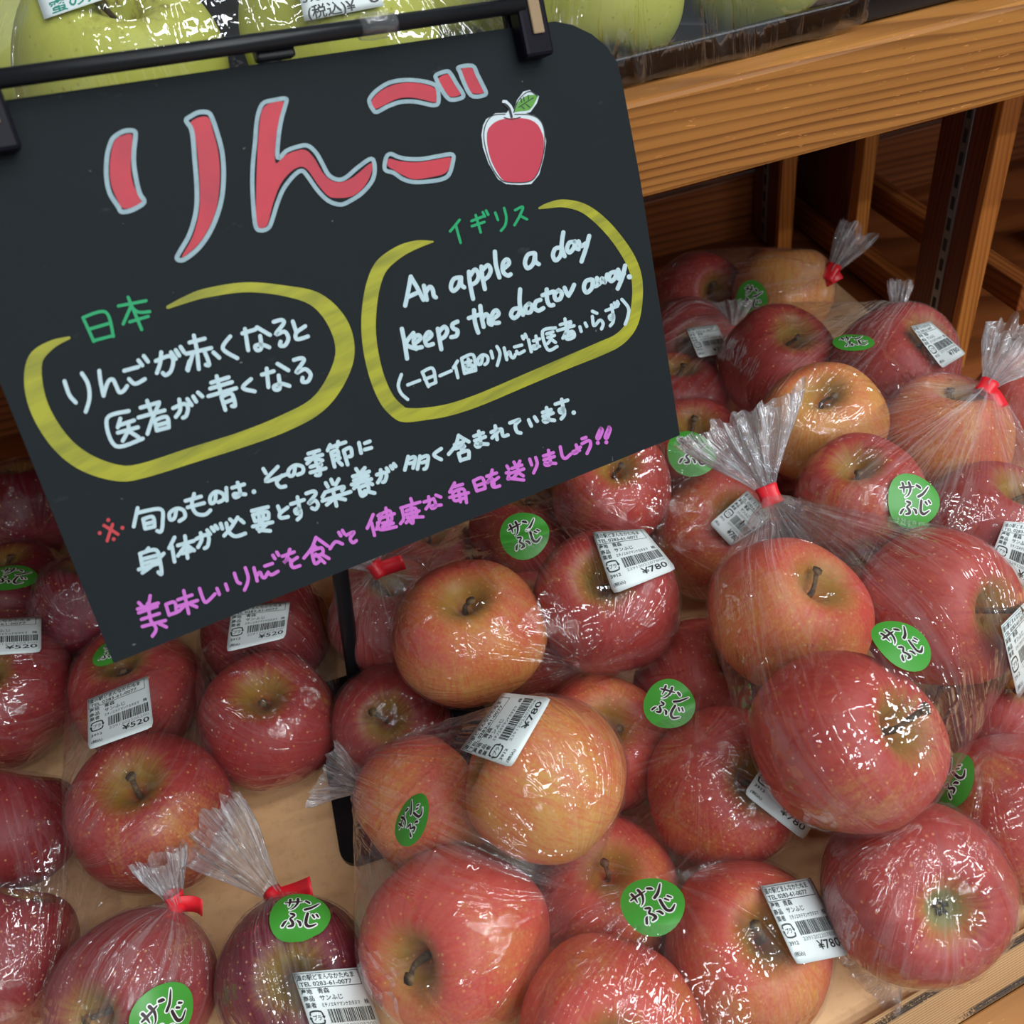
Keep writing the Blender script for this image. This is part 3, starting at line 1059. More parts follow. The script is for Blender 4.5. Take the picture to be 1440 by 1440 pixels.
def price_label(bag, bvh, corners, price, lift=.0012):
    """paper label lying on the film; its four corners bend over the fruit"""
    cx = sum(c[0] for c in corners) / 4
    cy = sum(c[1] for c in corners) / 4
    sm = []
    for i in range(9):
        for j in range(9):
            q = bilin(corners, i / 8, j / 8)
            h = bvh.ray_cast(EYE, ray(q.x, q.y).normalized())
            if h[0] is not None:
                d = (h[0] - EYE).dot(cw((0, 0, 1)))
                sm.append(((q.x - cx) / 60, (q.y - cy) / 60, d, 1))
    dm = sorted(s[2] for s in sm)[len(sm) // 2]
    sm = [s for s in sm if abs(s[2] - dm) < .03]
    fit = lstsq_quad(sm)
    back = max([fit(x, y) - d for x, y, d, _ in sm] + [0])
    lo = sorted(fit(x, y) - d for x, y, d, _ in sm)[int(len(sm) * .9)]

    def fn(u, v, l=0.0):
        q = bilin(corners, u, v)
        d = fit((q.x - cx) / 60, (q.y - cy) / 60) - max(lo, 0) - lift - l
        return at(q.x, q.y, d)
    n = 10
    vs, fs = [], []
    rc = .05
    for j in range(n + 1):
        for i in range(n + 1):
            u, v = i / n, j / n
            # rounded lower corners
            if j == n and i in (0, n):
                u, v = (.025 if i == 0 else .975), .985
            vs.append(fn(u, v))
    for j in range(n):
        for i in range(n):
            q = j * (n + 1) + i
            fs.append((q, q + n + 1, q + n + 2, q + 1))
    lb = new_mesh('price_label', vs, fs, M_LABEL, bag, True)
    so = lb.modifiers.new('thickness', 'SOLIDIFY')
    so.thickness = .00018
    so.offset = -1
    lb['label'] = 'white %s yen price label' % price
    p, g = PRINT[price]
    p.build('printed_text', M_INK, lb, lambda u, v, l: fn(u, v, .00012 + l))
    g.build('barcode_number', M_GREYINK, lb, lambda u, v, l: fn(u, v, .00012 + l))


def st(s, w):
    return [(*map(float, p.split(',')), w) for p in s.split()]


# サンふじ as brush strokes in a -1..1 square (y down): (points x,y,width)
FUJI = ['-.62,-.42,.07 -.35,-.46,.10 -.02,-.50,.06', '-.48,-.62,.11 -.46,-.42,.09 -.47,-.22,.04', '-.20,-.66,.12 -.18,-.40,.10 -.28,-.16,.07 -.42,-.04,.02',
        '.12,-.56,.11 .22,-.50,.13 .26,-.45,.07', '.14,-.10,.12 .34,-.22,.11 .56,-.46,.07 .62,-.54,.03',
        '-.36,.12,.08 -.24,.16,.11 -.20,.22,.06', '-.26,.26,.09 -.34,.34,.08 -.24,.46,.11 -.22,.58,.12 -.36,.62,.07', '-.58,.60,.10 -.52,.48,.10 -.46,.42,.05', '-.08,.40,.05 .02,.46,.11 .06,.56,.10',
        '.26,.06,.11 .24,.30,.12 .26,.50,.12 .40,.58,.11 .62,.44,.05', '.44,.10,.09 .52,.20,.07', '.58,.04,.09 .66,.14,.07']


def sticker(bag, bvh, px, py, r, ang, face=0.0, lift=.0009):
    d = ray(px, py).normalized()
    h = bvh.ray_cast(EYE, d)
    if h[0] is None:
        print('sticker misses', px, py)
        return
    # average the surface direction over the disc
    n = V((0, 0, 0))
    for k in range(12):
        for rr in (.35, .8):
            w = k * pi / 6
            h2 = bvh.ray_cast(EYE, ray(px + rr * r * cos(w), py + rr * r * sin(w)).normalized())
            if h2[0] is not None and (h2[0] - h[0]).length < .02:
                n += h2[1] if h2[1].dot(d) < 0 else -h2[1]
    n.normalize()
    n = (n * (1 - face) - d * face).normalized()
    lift += .003 * face
    x = cw((cos(ang), sin(ang), 0))
    x = (x - n * x.dot(n)).normalized()
    y = x.cross(n)                       # runs down the sticker
    if y.dot(cw((-sin(ang), cos(ang), 0))) < 0:
        y = -y
    z = (h[0] - EYE).dot(cw((0, 0, 1)))
    R = r * z / F
    cache = {}

    def fn(u, v, l=0.0):
        p = h[0] + x * (u * R) + y * (v * R) + n * .02
        q = bvh.ray_cast(p, -n)
        drop = (u * u + v * v) * R * R / (2 * .05)
        base = h[0] + x * (u * R) + y * (v * R) - n * drop
        if q[0] is not None:
            t = (q[0] - base).dot(n)
            base = base + n * max(-.002, min(.0035, t)) * .6
        return base + n * (lift + .0006 + l)
    vs, fs = [fn(0, 0)], []
    nr, na = 6, 32
    for i in range(1, nr + 1):
        for k in range(na):
            w = 2 * pi * k / na
            e = 1 + .06 * cos(w - 2.2) + .03 * cos(3 * w)      # rounded egg outline
            vs.append(fn(i / nr * e * cos(w), i / nr * e * sin(w)))
    for k in range(na):
        fs.append((0, 1 + k, 1 + (k + 1) % na))
    for i in range(nr - 1):
        for k in range(na):
            a, b = 1 + i * na, 1 + (i + 1) * na
            fs.append((a + k, b + k, b + (k + 1) % na, a + (k + 1) % na))
    # smooth the relief so the sticker reads as stiff paper
    o = new_mesh('sticker', vs, fs, M_STICKER, bag, True)
    o['label'] = 'green round sticker'
    wh, dk = Flat(), Flat()
    for s in FUJI:
        pts = catmull([tuple(map(float, q.split(','))) for q in s.split()], 5)
        wh.stroke([(a * .9, b * .9, c * .76 + .085) for a, b, c in pts], .00012)
        dk.stroke([(a * .9, b * .9, c * .86) for a, b, c in pts], .00030)
    wh.build('lettering_outline', M_STWHITE, o, fn)
    dk.build('lettering', M_STDARK, o, fn)


# ------------------------------------------------------------------ bags
def hull_of(points):
    bm = bmesh.new()
    for p in points:
        bm.verts.new(p)
    r = bmesh.ops.convex_hull(bm, input=bm.verts)
    bmesh.ops.delete(bm, geom=list({g for g in r['geom_interior'] + r['geom_unused'] if isinstance(g, bmesh.types.BMVert)}), context='VERTS')
    bmesh.ops.triangulate(bm, faces=bm.faces)
    bmesh.ops.recalc_face_normals(bm, faces=bm.faces)
    return bm


_ico = {}


def ico(n):
    if n not in _ico:
        bm = bmesh.new()
        bmesh.ops.create_icosphere(bm, subdivisions=n, radius=1)
        bm.verts.index_update()
        _ico[n] = ([v.co.normalized() for v in bm.verts], [tuple(v.index for v in f.verts) for f in bm.faces])
        bm.free()
    return _ico[n]


def apple_points(o, grow=.0016):
    m = o.matrix_basis
    c = m.translation
    out = []
    for i, v in enumerate(o.data.vertices):
        if i % 3 == 0:
            p = m @ v.co
            out.append(p + (p - c).normalized() * grow)
    return out


def set_near(o, vals):
    a = o.data.attributes.new('near_tie', 'FLOAT', 'POINT')
    a.data.foreach_set('value', vals)


def set_fold(o, vals):
    a = o.data.attributes.new('fold', 'FLOAT_VECTOR', 'POINT')
    a.data.foreach_set('vector', [x for v in vals for x in v])


def make_bag(keys, label, group, tie=None, pole=None, seed=0, sub=5, extra=(), crumple=1.0, tiek=1.0):
    """film drawn taut over the apples and gathered at the tie"""
    objs = [APPLE[k] for k in keys]
    pts = []
    for o in objs:
        pts += apple_points(o)
    pts += [TIPS[k] for k in keys if k in TIPS]
    floor_c = sum((o.matrix_basis.translation for o in objs), V()) / len(objs)
    T = tie
    P = tie or pole or floor_c + V((0, 0, -.1))
    if T is not None:
        ax0 = (T - floor_c).normalized()
        for k in range(8):
            a = ax0.orthogonal().normalized()
            a.rotate(Matrix.Rotation(k * pi / 4, 3, ax0))
            pts.append(T + a * .0045)
    for p in extra:
        pts.append(V(p))
    pts = [V((p.x, p.y, max(p.z, .0012))) for p in pts]
    hb = hull_of(pts)
    bvh = BVHTree.FromBMesh(hb)
    cen = V()
    for v in hb.verts:
        cen += v.co
    cen /= len(hb.verts)
    cen = cen * .3 + floor_c * .7
    hb.free()
    ax = (P - cen).normalized()
    a1 = ax.orthogonal().normalized()
    a2 = ax.cross(a1)
    dirs, faces = ico(sub)
    so = V((seed * 3.1, seed * 1.7, seed * .9))
    vs, folds, nears = [], [], []
    fruit = []
    for o in objs:
        fruit.append((o.matrix_basis.translation, BVHTree.FromPolygons([o.matrix_basis @ v.co for v in o.data.vertices], [tuple(f.vertices) for f in o.data.polygons])))
    for d in dirs:
        h = bvh.ray_cast(cen, d)
        p, n = (h[0], h[1]) if h[0] is not None else (cen + d * .04, d)
        if n.dot(d) < 0:
            n = -n
        rel = p - P
        along = -rel.dot(ax)
        rr = rel + ax * along
        ph = atan2(rr.dot(a2), rr.dot(a1))
        lat = sqrt(rr.length_squared)
        # creases
        q = p + so
        rid = (1 - abs(noise.noise(q * 24))) ** 4
        rid2 = (1 - abs(noise.noise(q * 55 + V((5, 1, 3))))) ** 4
        e = crumple * (.0011 * rid + .0004 * rid2 - .0004)
        if T is not None:
            dist = rel.length
            k = exp(-dist / .045)
            pl = noise.noise(V((cos(ph) * 2.6, sin(ph) * 2.6, seed + dist * 3)))
            pl2 = abs(noise.noise(V((cos(ph) * 7, sin(ph) * 7, seed + 9 + dist * 4))))
            e -= min(lat * .45, .010) * k * (abs(pl) * 1.1 + .6 * pl2)
        p = p + n * e
        for fc, fb in fruit:
            if (p - fc).length < .056:
                loc, nn, _, _ = fb.find_nearest(p)
                if loc is not None and (p - loc).dot(nn) < .0006:
                    p = loc + nn * .0007
        if p.z < .0008:
            p.z = .0008
        vs.append(p)
        nears.append(tiek * exp(-rel.length / .055) if T is not None else 0.0)
        folds.append((cos(ph) * 9, sin(ph) * 9, (rel.length if T is not None else along) * (9 if T is not None else 14) + seed))
    base = V((floor_c.x, floor_c.y, min(v.z for v in vs)))
    B = empty('apple_bag', base)
    tag(B, label, 'bag', group)
    film = new_mesh('film', vs, faces, M_FILM, B, True)
    set_fold(film, folds)
    set_near(film, nears)
    B_bvh = BVHTree.FromPolygons(vs, faces)
    return B, B_bvh


def neck(B, T, end, width, seed=0, spread=.30, name='gathered_neck', r0=.0045, mat=None):
    """the gathered film beyond the tie, fanning out in pleats"""
    ax = (end - T)
    L = ax.length
    ax.normalize()
    toward = (EYE - T).normalized()
    a = ax.cross(toward).normalized()          # fan lies broadside on
    b = a.cross(ax)
    nt, na = 26, 120
    vs, fs, folds = [], [], []
    for i in range(nt + 1):
        t = i / nt
        g = smoothstep(0, 1, t) * .55 + t * .45
        for k in range(na):
            w = 2 * pi * k / na
            c, s = cos(w), sin(w)
            pl = noise.noise(V((c * 2.2, s * 2.2, seed + t * .5))) * .9 + .7 * noise.noise(V((c * 6, s * 6, seed + 4 + t * .9)))
            rw = r0 + (width / 2 - r0) * g
            rb = r0 + (width / 2 * spread - r0 * .6) * g
            zig = noise.noise(V((c * 3.3, s * 3.3, seed + 20))) * .16 + .05 * noise.noise(V((c * 11, s * 11, seed)))
            l = t * L * (1 + zig * t)
            x = c * rw * (1 + .35 * pl * min(1, t * 3))
            y = s * rb * (1 + .35 * pl) + rb * .9 * noise.noise(V((c * 4.1, t * 1.3, seed + 7)))
            bend = noise.noise(V((t * 1.6, seed, c * 1.5))) * .006 * t
            p = T + ax * l + a * x + b * (y + bend)
            p.z = max(p.z, .001)
            vs.append(p)
            folds.append((c * 11, s * 11, t * 1.2 + seed))
    for i in range(nt):
        for k in range(na):
            k2 = (k + 1) % na
            fs.append((i * na + k, i * na + k2, (i + 1) * na + k2, (i + 1) * na + k))
    o = new_mesh(name, vs, fs, mat or M_NECK, B, True)
    set_fold(o, folds)
    return o


def tie_tape(B, T, ax, flag=None, r=.0056, h=.011, seed=0):
    """red adhesive tape wound round the gather, with a folded flag end"""
    ax = ax.normalized()
    a = ax.orthogonal().normalized()
    b = ax.cross(a)
    vs, fs = [], []
    na, nt = 28, 5
    for i in range(nt):
        t = i / (nt - 1) - .5
        for k in range(na):
            w = 2 * pi * k / na
            rr = r * (1 + .12 * cos(3 * w + seed) + .10 * (abs(t) * 2) ** 2)
            vs.append(T + ax * (t * h) + a * (cos(w) * rr) + b * (sin(w) * rr))
    for i in range(nt - 1):
        for k in range(na):
            k2 = (k + 1) % na
            fs.append((i * na + k, i * na + k2, (i + 1) * na + k2, (i + 1) * na + k))
    o = new_mesh('tie', vs, fs, M_REDTAPE, B, True)
    so = o.modifiers.new('thickness', 'SOLIDIFY')
    so.thickness = .0004
    o['label'] = 'red tape tie'
    if flag is not None:
        d = flag - T
        L = d.length
        d.normalize()
        n = d.cross(ax).normalized()
        wv = n.cross(d).normalized()
        vs, fs = [], []
        for i in range(9):
            t = i / 8
            for s in (-.5, .5):
                vs.append(T + d * (L * t) + wv * (s * h * .95) + n * (.0022 * sin(t * 4 + seed)))
        for i in range(8):
            fs.append((2 * i, 2 * i + 1, 2 * i + 3, 2 * i + 2))
        fl = new_mesh('tape_flag', vs, fs, M_REDTAPE, o, True)
        so = fl.modifiers.new('thickness', 'SOLIDIFY')
        so.thickness = .0004
    return o


G780, G520 = '780 yen bags of red apples in the right pile', '520 yen bags of red apples at left'
DEG = math.radians

# front middle bag
T = at(512, 1108, .585)
B, bv = make_bag(['a1', 'a2', 'a3'], 'front bag of three apples with a tilted 780 yen label, beside the stand base', G780, T, seed=1, sub=6)
neck(B, T, at(464, 1080, .60), .046, 1)
price_label(B, bv, [(647, 1054), (707, 974), (776, 981), (719, 1080)], '780', .0026)
sticker(B, bv, 581, 1152, 37, DEG(-82))
# front right bag
B, bv = make_bag(['b1', 'b2', 'b3'], 'bag with tilted green sticker and straight 780 yen label, at bottom centre right', G780, None, at(900, 1500, .5), seed=2, sub=6)
price_label(B, bv, [(1069, 1246), (1140, 1234), (1196, 1342), (1120, 1357)], '780')
sticker(B, bv, 918, 1272, 45, DEG(-38), .35)
# single apple with the calyx
T = at(1258, 1368, .50)
T.z = max(T.z, .010)
B, bv = make_bag(['c1'], 'bag holding the apple whose calyx faces the viewer, at bottom right', G780, T, seed=3, sub=6, tiek=.3)
e = at(1222, 1405, .50)
e.z = .006
neck(B, T, e, .044, 3, mat=M_TAIL)
# right edge bag
B, bv = make_bag(['c2', 'c3'], 'bag at the right edge with a half-hidden green sticker', G780, None, at(1500, 1100, .7), seed=4)
sticker(B, bv, 1337, 1094, 40, DEG(-25))
# big tied bag
T = at(1082, 697, .592)
B, bv = make_bag(['d1', 'd2', 'd3', 'u2'], 'big upper bag with red tie and wide flared neck, resting on the others', G780, T, seed=5, sub=6)
e = at(1036, 586, .60)
neck(B, T, e, .080, 5)
tie_tape(B, T, e - T, None, .0062, .0125)
sticker(B, bv, 1268, 905, 43, DEG(-35))
price_label(B, bv, [(1408, 880), (1446, 842), (1470, 925), (1432, 985)], '780')
# bag below it
B, bv = make_bag(['e1', 'e2', 'e3'], 'bag wedged left below the big tied bag, its price label half covered', G780, None, at(900, 1000, .8), seed=6, sub=6)
sticker(B, bv, 943, 990, 36, DEG(28), .7)
price_label(B, bv, [(1090, 1052), (1172, 1112), (1130, 1182), (1046, 1116)], '780')
# under the chalkboard
B, bv = make_bag(['f1', 'f2', 'f3', 'u1'], 'bag directly below the chalkboard edge with level sticker and 780 yen label', G780, None, at(640, 700, .8), seed=7, sub=6)
sticker(B, bv, 738, 752, 35, DEG(-20), .75)
price_label(B, bv, [(833, 748), (905, 744), (952, 800), (862, 836)], '780')
B, bv = make_bag(['g1', 'g2', 'g3'], 'bag beside the chalkboard lower right corner, its label behind a flared neck', G780, None, at(960, 560, .85), seed=8, sub=5)
sticker(B, bv, 973, 637, 36, DEG(5), .5)
price_label(B, bv, [(1051, 690), (1088, 728), (1028, 769), (998, 736)], '780')
# around the pole
T = at(530, 800, .632)
B, bv = make_bag(['h2', 'h3'], 'bag with red tape flag between stand pole and chalkboard', G780, T, seed=9)
neck(B, T, at(512, 776, .63), .03, 9)
tie_tape(B, T, at(512, 776, .63) - T, at(566, 792, .625), seed=1)
B, bv = make_bag(['h1'], 'bag with one dark crimson apple in front of the stand pole', G780, None, at(470, 1100, .6), seed=10)
# right tied bag
T = at(1386, 547, .64)
B, bv = make_bag(['i1', 'i2', 'i3', 'u3'], 'tied bag at the right with a round level green sticker', G780, T, seed=11, sub=6)
e = at(1440, 470, .65)
neck(B, T, e, .05, 11)
tie_tape(B, T, e - T, at(1408, 572, .63), .0055, .011)
sticker(B, bv, 1285, 702, 39, DEG(2))
price_label(B, bv, [(1413, 733), (1480, 738), (1462, 842), (1388, 797)], '780')
# back right
T = at(1262, 440, .76)
B, bv = make_bag(['j1', 'j2', 'j3', 'u4'], 'bag holding the pale yellow-orange apple, before the slotted upright', G780, T, seed=12, sub=6)
neck(B, T, at(1268, 396, .76), .018, 12, .4)
sticker(B, bv, 1200, 482, 28, DEG(0))
price_label(B, bv, [(1281, 459), (1308, 452), (1359, 497), (1325, 518)], '780')
T = at(1168, 385, .85)
B, bv = make_bag(['k1', 'k2'], 'farthest bag with red tie standing near the side frame', G780, T, seed=13, tiek=.5)
e = at(1205, 322, .85)
neck(B, T, e, .036, 13)
tie_tape(B, T, e - T, at(1174, 396, .845), .006, .016)
sticker(B, bv, 1058, 418, 24, DEG(10))
T = at(1030, 466, .86)
B, bv = make_bag(['l1', 'l2'], 'far bag close to the chalkboard right edge with a shaded label', G780, T, seed=14)
e = at(1030, 424, .86)
neck(B, T, e, .036, 14)
tie_tape(B, T, e - T, None, .005, .008)
price_label(B, bv, [(965, 462), (1008, 456), (1027, 495), (982, 503)], '780')
B, bv = make_bag(['m1'], 'bag with one pinkish apple at the right picture edge', G780, None, at(1440, 480, .7), seed=15)
# left side
B, bv = make_bag(['n1', 'n2'], 'bag at the left edge with shaded sticker and 520 yen label', G520, None, at(-80, 900, .7), seed=16)
sticker(B, bv, 18, 812, 33, DEG(-5))
price_label(B, bv, [(-50, 872), (58, 867), (58, 917), (-50, 924)], '520')
B, bv = make_bag(['o1', 'o2'], 'bag of two on the brown paper below the chalkboard lower left corner', G520, None, at(300, 900, .7), seed=17, sub=6)
price_label(B, bv, [(123, 984), (208, 950), (216, 1022), (124, 1055)], '520')
sticker(B, bv, 158, 918, 26, DEG(0))
B, bv = make_bag(['p1', 'p2'], 'bag of two left of the stand pole with a half-hidden 520 yen label', G520, None, at(260, 860, .7), seed=18, sub=6)
price_label(B, bv, [(326, 853), (408, 846), (401, 897), (318, 917)], '520')
B, bv = make_bag(['q1', 'q2'], 'loose tall bag of two purple-red apples at the left edge', G520, None, at(60, 1480, .5), seed=19, sub=6, extra=[V((-.235, .335, .004)), V((-.24, .36, .075)), V((-.235, .40, .01))])
T = on_h(246, 1268, .058)
B, bv = make_bag(['r1'], 'lower left bag with red tie and big green sticker', G520, T, seed=20, sub=6, tiek=.55)
e = on_h(224, 1205, .082)
neck(B, T, e, .030, 20, .35)
tie_tape(B, T, e - T, on_h(284, 1278, .056), .0048, .011, 2)
sticker(B, bv, 230, 1428, 46, DEG(-25))
T = on_h(390, 1264, .050)
B, bv = make_bag(['s1'], 'bag with the darkest apple and a flared neck lying on the brown paper', G520, T, seed=21, sub=6, tiek=.35)
e = on_h(292, 1158, .062)
neck(B, T, e, .046, 21, .3)
tie_tape(B, T, e - T, on_h(440, 1247, .055), .005, .012, 3)
sticker(B, bv, 423, 1285, 42, DEG(-8))
price_label(B, bv, [(411, 1368), (508, 1360), (545, 1470), (448, 1478)], '520')
make_bag(['t1'], 'bag with one shadowed apple at the chalkboard left edge', G520, None, at(125, 760, .8), seed=22)
make_bag(['t2'], 'far left bag in deep shade behind the stickered one', G520, None, at(0, 640, .9), seed=23)

# ------------------------------------------------------------------ upper shelf: trays of yellow apples
def yellow(x, y, z, R, ax, seed, lab, brown=0.0):
    c = V((x, y, z))
    w = cw((ax[0], ax[1], -ax[2])).normalized()
    xa = w.orthogonal().normalized()
    ya = w.cross(xa)
    o = bpy.data.objects.new('apple', YM[seed % 3])
    COL.objects.link(o)
    o.matrix_basis = Matrix(((xa.x * R, ya.x * R, w.x * R, c.x), (xa.y * R, ya.y * R, w.y * R, c.y), (xa.z * R, ya.z * R, w.z * R, c.z), (0, 0, 0, 1)))
    o.color = (.5, brown, seed * .21 % 1, 1)
    tag(o, lab, 'apple', 'yellow apples on the upper shelf')
    s_ = bpy.data.objects.new('stem', SM[seed % 5])
    COL.objects.link(s_)
    s_.parent = o
    return o


def tray(x0, x1, y0, y1, z0, lab):
    h, w = .017, .004
    bm = bmesh.new()
    def ring(ix, z):
        pts = []
        cr = .012
        for (cx, cy, a0) in ((x1 - ix - cr, y1 - ix - cr, 0), (x0 + ix + cr, y1 - ix - cr, 90), (x0 + ix + cr, y0 + ix + cr, 180), (x1 - ix - cr, y0 + ix + cr, 270)):
            for k in range(5):
                w_ = math.radians(a0 + k * 22.5)
                pts.append(bm.verts.new((cx + cr * cos(w_), cy + cr * sin(w_), z)))
        return pts
    rs = [ring(.010, z0 + .0005), ring(.002, z0 + h), ring(0, z0 + h), ring(0, z0 + h + .0025), ring(.004, z0 + h + .0025), ring(.012, z0 + .003)]
    n = len(rs[0])
    for a, b in zip(rs, rs[1:]):
        for k in range(n):
            bm.faces.new((a[k], a[(k + 1) % n], b[(k + 1) % n], b[k]))
    bm.faces.new(rs[0][::-1])
    bm.faces.new(rs[-1])
    T_ = tag(empty('apple_tray', ((x0 + x1) / 2, (y0 + y1) / 2, z0)), lab, 'tray', 'wrapped trays of yellow apples')
    bm_mesh('tray_base', bm, M_TRAY, T_, True)
    return T_, [(x, y, z0 + z) for x in (x0 - .0006, x1 + .0006) for y in (y0 - .0006, y1 + .0006) for z in (.004, h + .003)]


def wrap(T_, pts, apples, seed):
    P = [V(p) for p in pts]
    for o in apples:
        P += apple_points(o, .0012)
    hb = hull_of(P)
    bvh = BVHTree.FromBMesh(hb)
    cen = V()
    for p in pts:
        cen += V(p)
    cen = cen / len(pts) + V((0, 0, .02))
    hb.free()
    dirs, faces = ico(6)
    vs, folds = [], []
    for d in dirs:
        h = bvh.ray_cast(cen, d)
        p, n = (h[0], h[1]) if h[0] is not None else (cen + d * .05, d)
        q = p + V((seed, seed * 2, 0))
        e = .0009 * (1 - abs(noise.noise(q * 22))) ** 4 + .0005 * (1 - abs(noise.noise(q * 60))) ** 4
        p = p + d * e
        p.z = max(p.z, ZS + .0012)
        vs.append(p)
        ph = atan2(d.y, d.x)
        folds.append((cos(ph) * 14, sin(ph) * 14, d.z * 1.5 + seed))
    o = new_mesh('wrap_film', vs, faces, M_WRAP, T_, True)
    set_fold(o, folds)
    return BVHTree.FromPolygons(vs, faces)


ZS = .3525



Y1 = yellow(-.070, .560, .4065, .0545, (.27, -.5, .82), 1, 'large yellow apple with brown russet, left, behind the black crossbar', 1.0)
Y2 = yellow(.046, .560, .4045, .0525, (.1, -.95, .2), 2, 'yellow apple under the white label with a tax-included price', .3)
Y0 = yellow(-.150, .700, .400, .047, (0, -.9, .3), 3, 'yellow-green apple at the top left corner behind the russeted one', .2)
Y2b = yellow(.112, .657, .3975, .044, (0, -.95, .2), 4, 'yellow apple behind the clip and crossbar end', .2)
T_, pts = tray(-.205, .143, .501, .875, ZS, 'left wrapped black tray of yellow apples behind the chalkboard')
bv = wrap(T_, pts, [Y1, Y2, Y0, Y2b], 1)
Y3 = yellow(.1945, .562, .3985, .0465, (0, -.95, .2), 5, 'yellow apple just right of the black clip', .2)
Y4 = yellow(.2875, .562, .3985, .0460, (-.55, -.55, .6), 6, 'brown-blushed yellow apple at the right end of the right wrapped tray', 1.0)
T2, pts2 = tray(.150, .334, .511, .70, ZS, 'right wrapped black tray of yellow apples standing behind the rail')
bv2 = wrap(T2, pts2, [Y3, Y4], 2)
# printed labels on the left tray


def small_label(parent, bvh, corners, items, name, lab, grad=None):
    lift = .0012
    sm = []
    cx, cy = sum(c[0] for c in corners) / 4, sum(c[1] for c in corners) / 4
    for i in range(7):
        for j in range(7):
            q = bilin(corners, i / 6, j / 6)
            h = bvh.ray_cast(EYE, ray(q.x, q.y).normalized())
            if h[0] is not None:
                sm.append(((q.x - cx) / 60, (q.y - cy) / 60, (h[0] - EYE).dot(cw((0, 0, 1))), 1))
    fit = lstsq_quad(sm)
    back = max([fit(x, y) - d for x, y, d, _ in sm] + [0])

    def fn(u, v, l=0.0):
        q = bilin(corners, u, v)
        return at(q.x, q.y, fit((q.x - cx) / 60, (q.y - cy) / 60) - back - lift - l)
    n = 8
    vs = [fn(i / n, j / n) for j in range(n + 1) for i in range(n + 1)]
    fs = [(j * (n + 1) + i, (j + 1) * (n + 1) + i, (j + 1) * (n + 1) + i + 1, j * (n + 1) + i + 1) for j in range(n) for i in range(n)]
    lb = new_mesh(name, vs, fs, M_LABEL, parent, True)
    so = lb.modifiers.new('thickness', 'SOLIDIFY')
    so.thickness = .00018
    so.offset = -1
    lb['label'] = lab
    for (mat, pn, its) in items:
        p = Print()
        for it in its:
            if isinstance(it[0], str):
                p.text(*it)
            else:
                p.rect(*it)
        p.build(pn, mat, lb, lambda u, v, l: fn(u, v, .00015 + l))


M_ORANGE = plain('orange_print', srgb(240, 150, 60), .5)
M_TEAL = plain('teal_print', srgb(50, 140, 120), .5)
small_label(T_, bv, [(48, -14), (170, -62), (184, -14), (62, 27)], [(M_TEAL, 'printed_text', [('蜜の入る', .10, .90, .90, .32)]), (M_ORANGE, 'orange_band', [(.10, .22, .75, .42, 8)])], 'honey_sticker', 'white sticker with teal lettering')
small_label(T_, bv, [(412, -50), (520, -62), (540, 8), (428, 30)], [(M_INK, 'printed_text', [('3981', .03, .32, .68, .12), ('(税込)¥', .06, .66, .97, .19), ('6', .84, .97, .90, .22)])], 'price_label', 'white label with tax-included price')

# dark wrapped goods at the right end of the shelf
a = on_h(1245, 22, ZS)
X0 = tag(empty('dark_carton', (.39, .58, ZS)), 'black carton at the top right corner on the upper shelf', 'carton')
box('carton_body', .340, .412, .525, .66, ZS + .0005, ZS + .09, M_TRAY, X0, .002)
X1 = tag(empty('wrapped_pack', (.47, .57, ZS)), 'black wrapped pack at the top right edge of the upper shelf', 'pack')
pk = box('pack_body', .418, .53, .507, .64, ZS + .0005, ZS + .04, M_TRAY, X1, .004)
wrapb = box('wrap_film', .4165, .5315, .5055, .6415, ZS + .0003, ZS + .0415, M_WRAP, X1, .004)

# ------------------------------------------------------------------ sign stand
ZC = .40
SX = V((.9399665, .30018855, -.16232624))
SYD = V((-.02084814, -.42425857, -.90530106))
SN = V((.34062931, -.85433688, .39253048))           # towards the viewer
SC = at(430, 500, ZC)


def sgn(px, py, l=0.0):
    return on_plane(px, py, SC, SN) + SN * l


st_ = tag(empty('sign_stand', (-.07, .42, 0)), 'black metal stand with round pole and crossbar carrying the chalkboard', 'stand')
ptop = at(378, 76, .398)
pbot = at(497, 940, .645)
d = (ptop - pbot)
pfoot = pbot - d * ((pbot.z - .004) / d.z)
tube('pole', [pfoot, pbot, ptop], .0052, M_BLACK, st_)
bp = on_h(481, 1137, .002)
bq = on_h(488, 1236, .002)
bm = box_bm((bp.x + .052, (bp.y + pfoot.y) / 2 - .004, .0035), (.115, pfoot.y - bq.y + .03, .004), 0)
ed = [e for e in bm.edges if abs((e.verts[0].co - e.verts[1].co).z) > .003]
bmesh.ops.bevel(bm, geom=ed, offset=.012, segments=5, affect='EDGES', profile=.5)
bm_mesh('base_plate', bm, M_BLACK, st_)
bar0, bar1 = sgn(-170, 142, .0075), sgn(722, 14, .0075)
bar = tube('crossbar', [bar0, bar0.lerp(bar1, .5), bar1], .0033, M_BLACK, st_, 14)
up = -SYD
jc = ptop
bm_mesh('pole_joint', box_bm(sgn(382, 68, .001), (.016, .006, .009), .001, (SX, SN, up)), M_BLACK, st_)
tp = sgn(520, 44, .0075)
bd = (bar1 - bar0).normalized()
tube('clear_tape', [tp - bd * .008, tp - bd * .003, tp + bd * .003, tp + bd * .008], [.0044, .005, .0048, .0043], M_TAPE, st_, 14)
bar['label'] = 'black round crossbar with a wrap of clear tape'


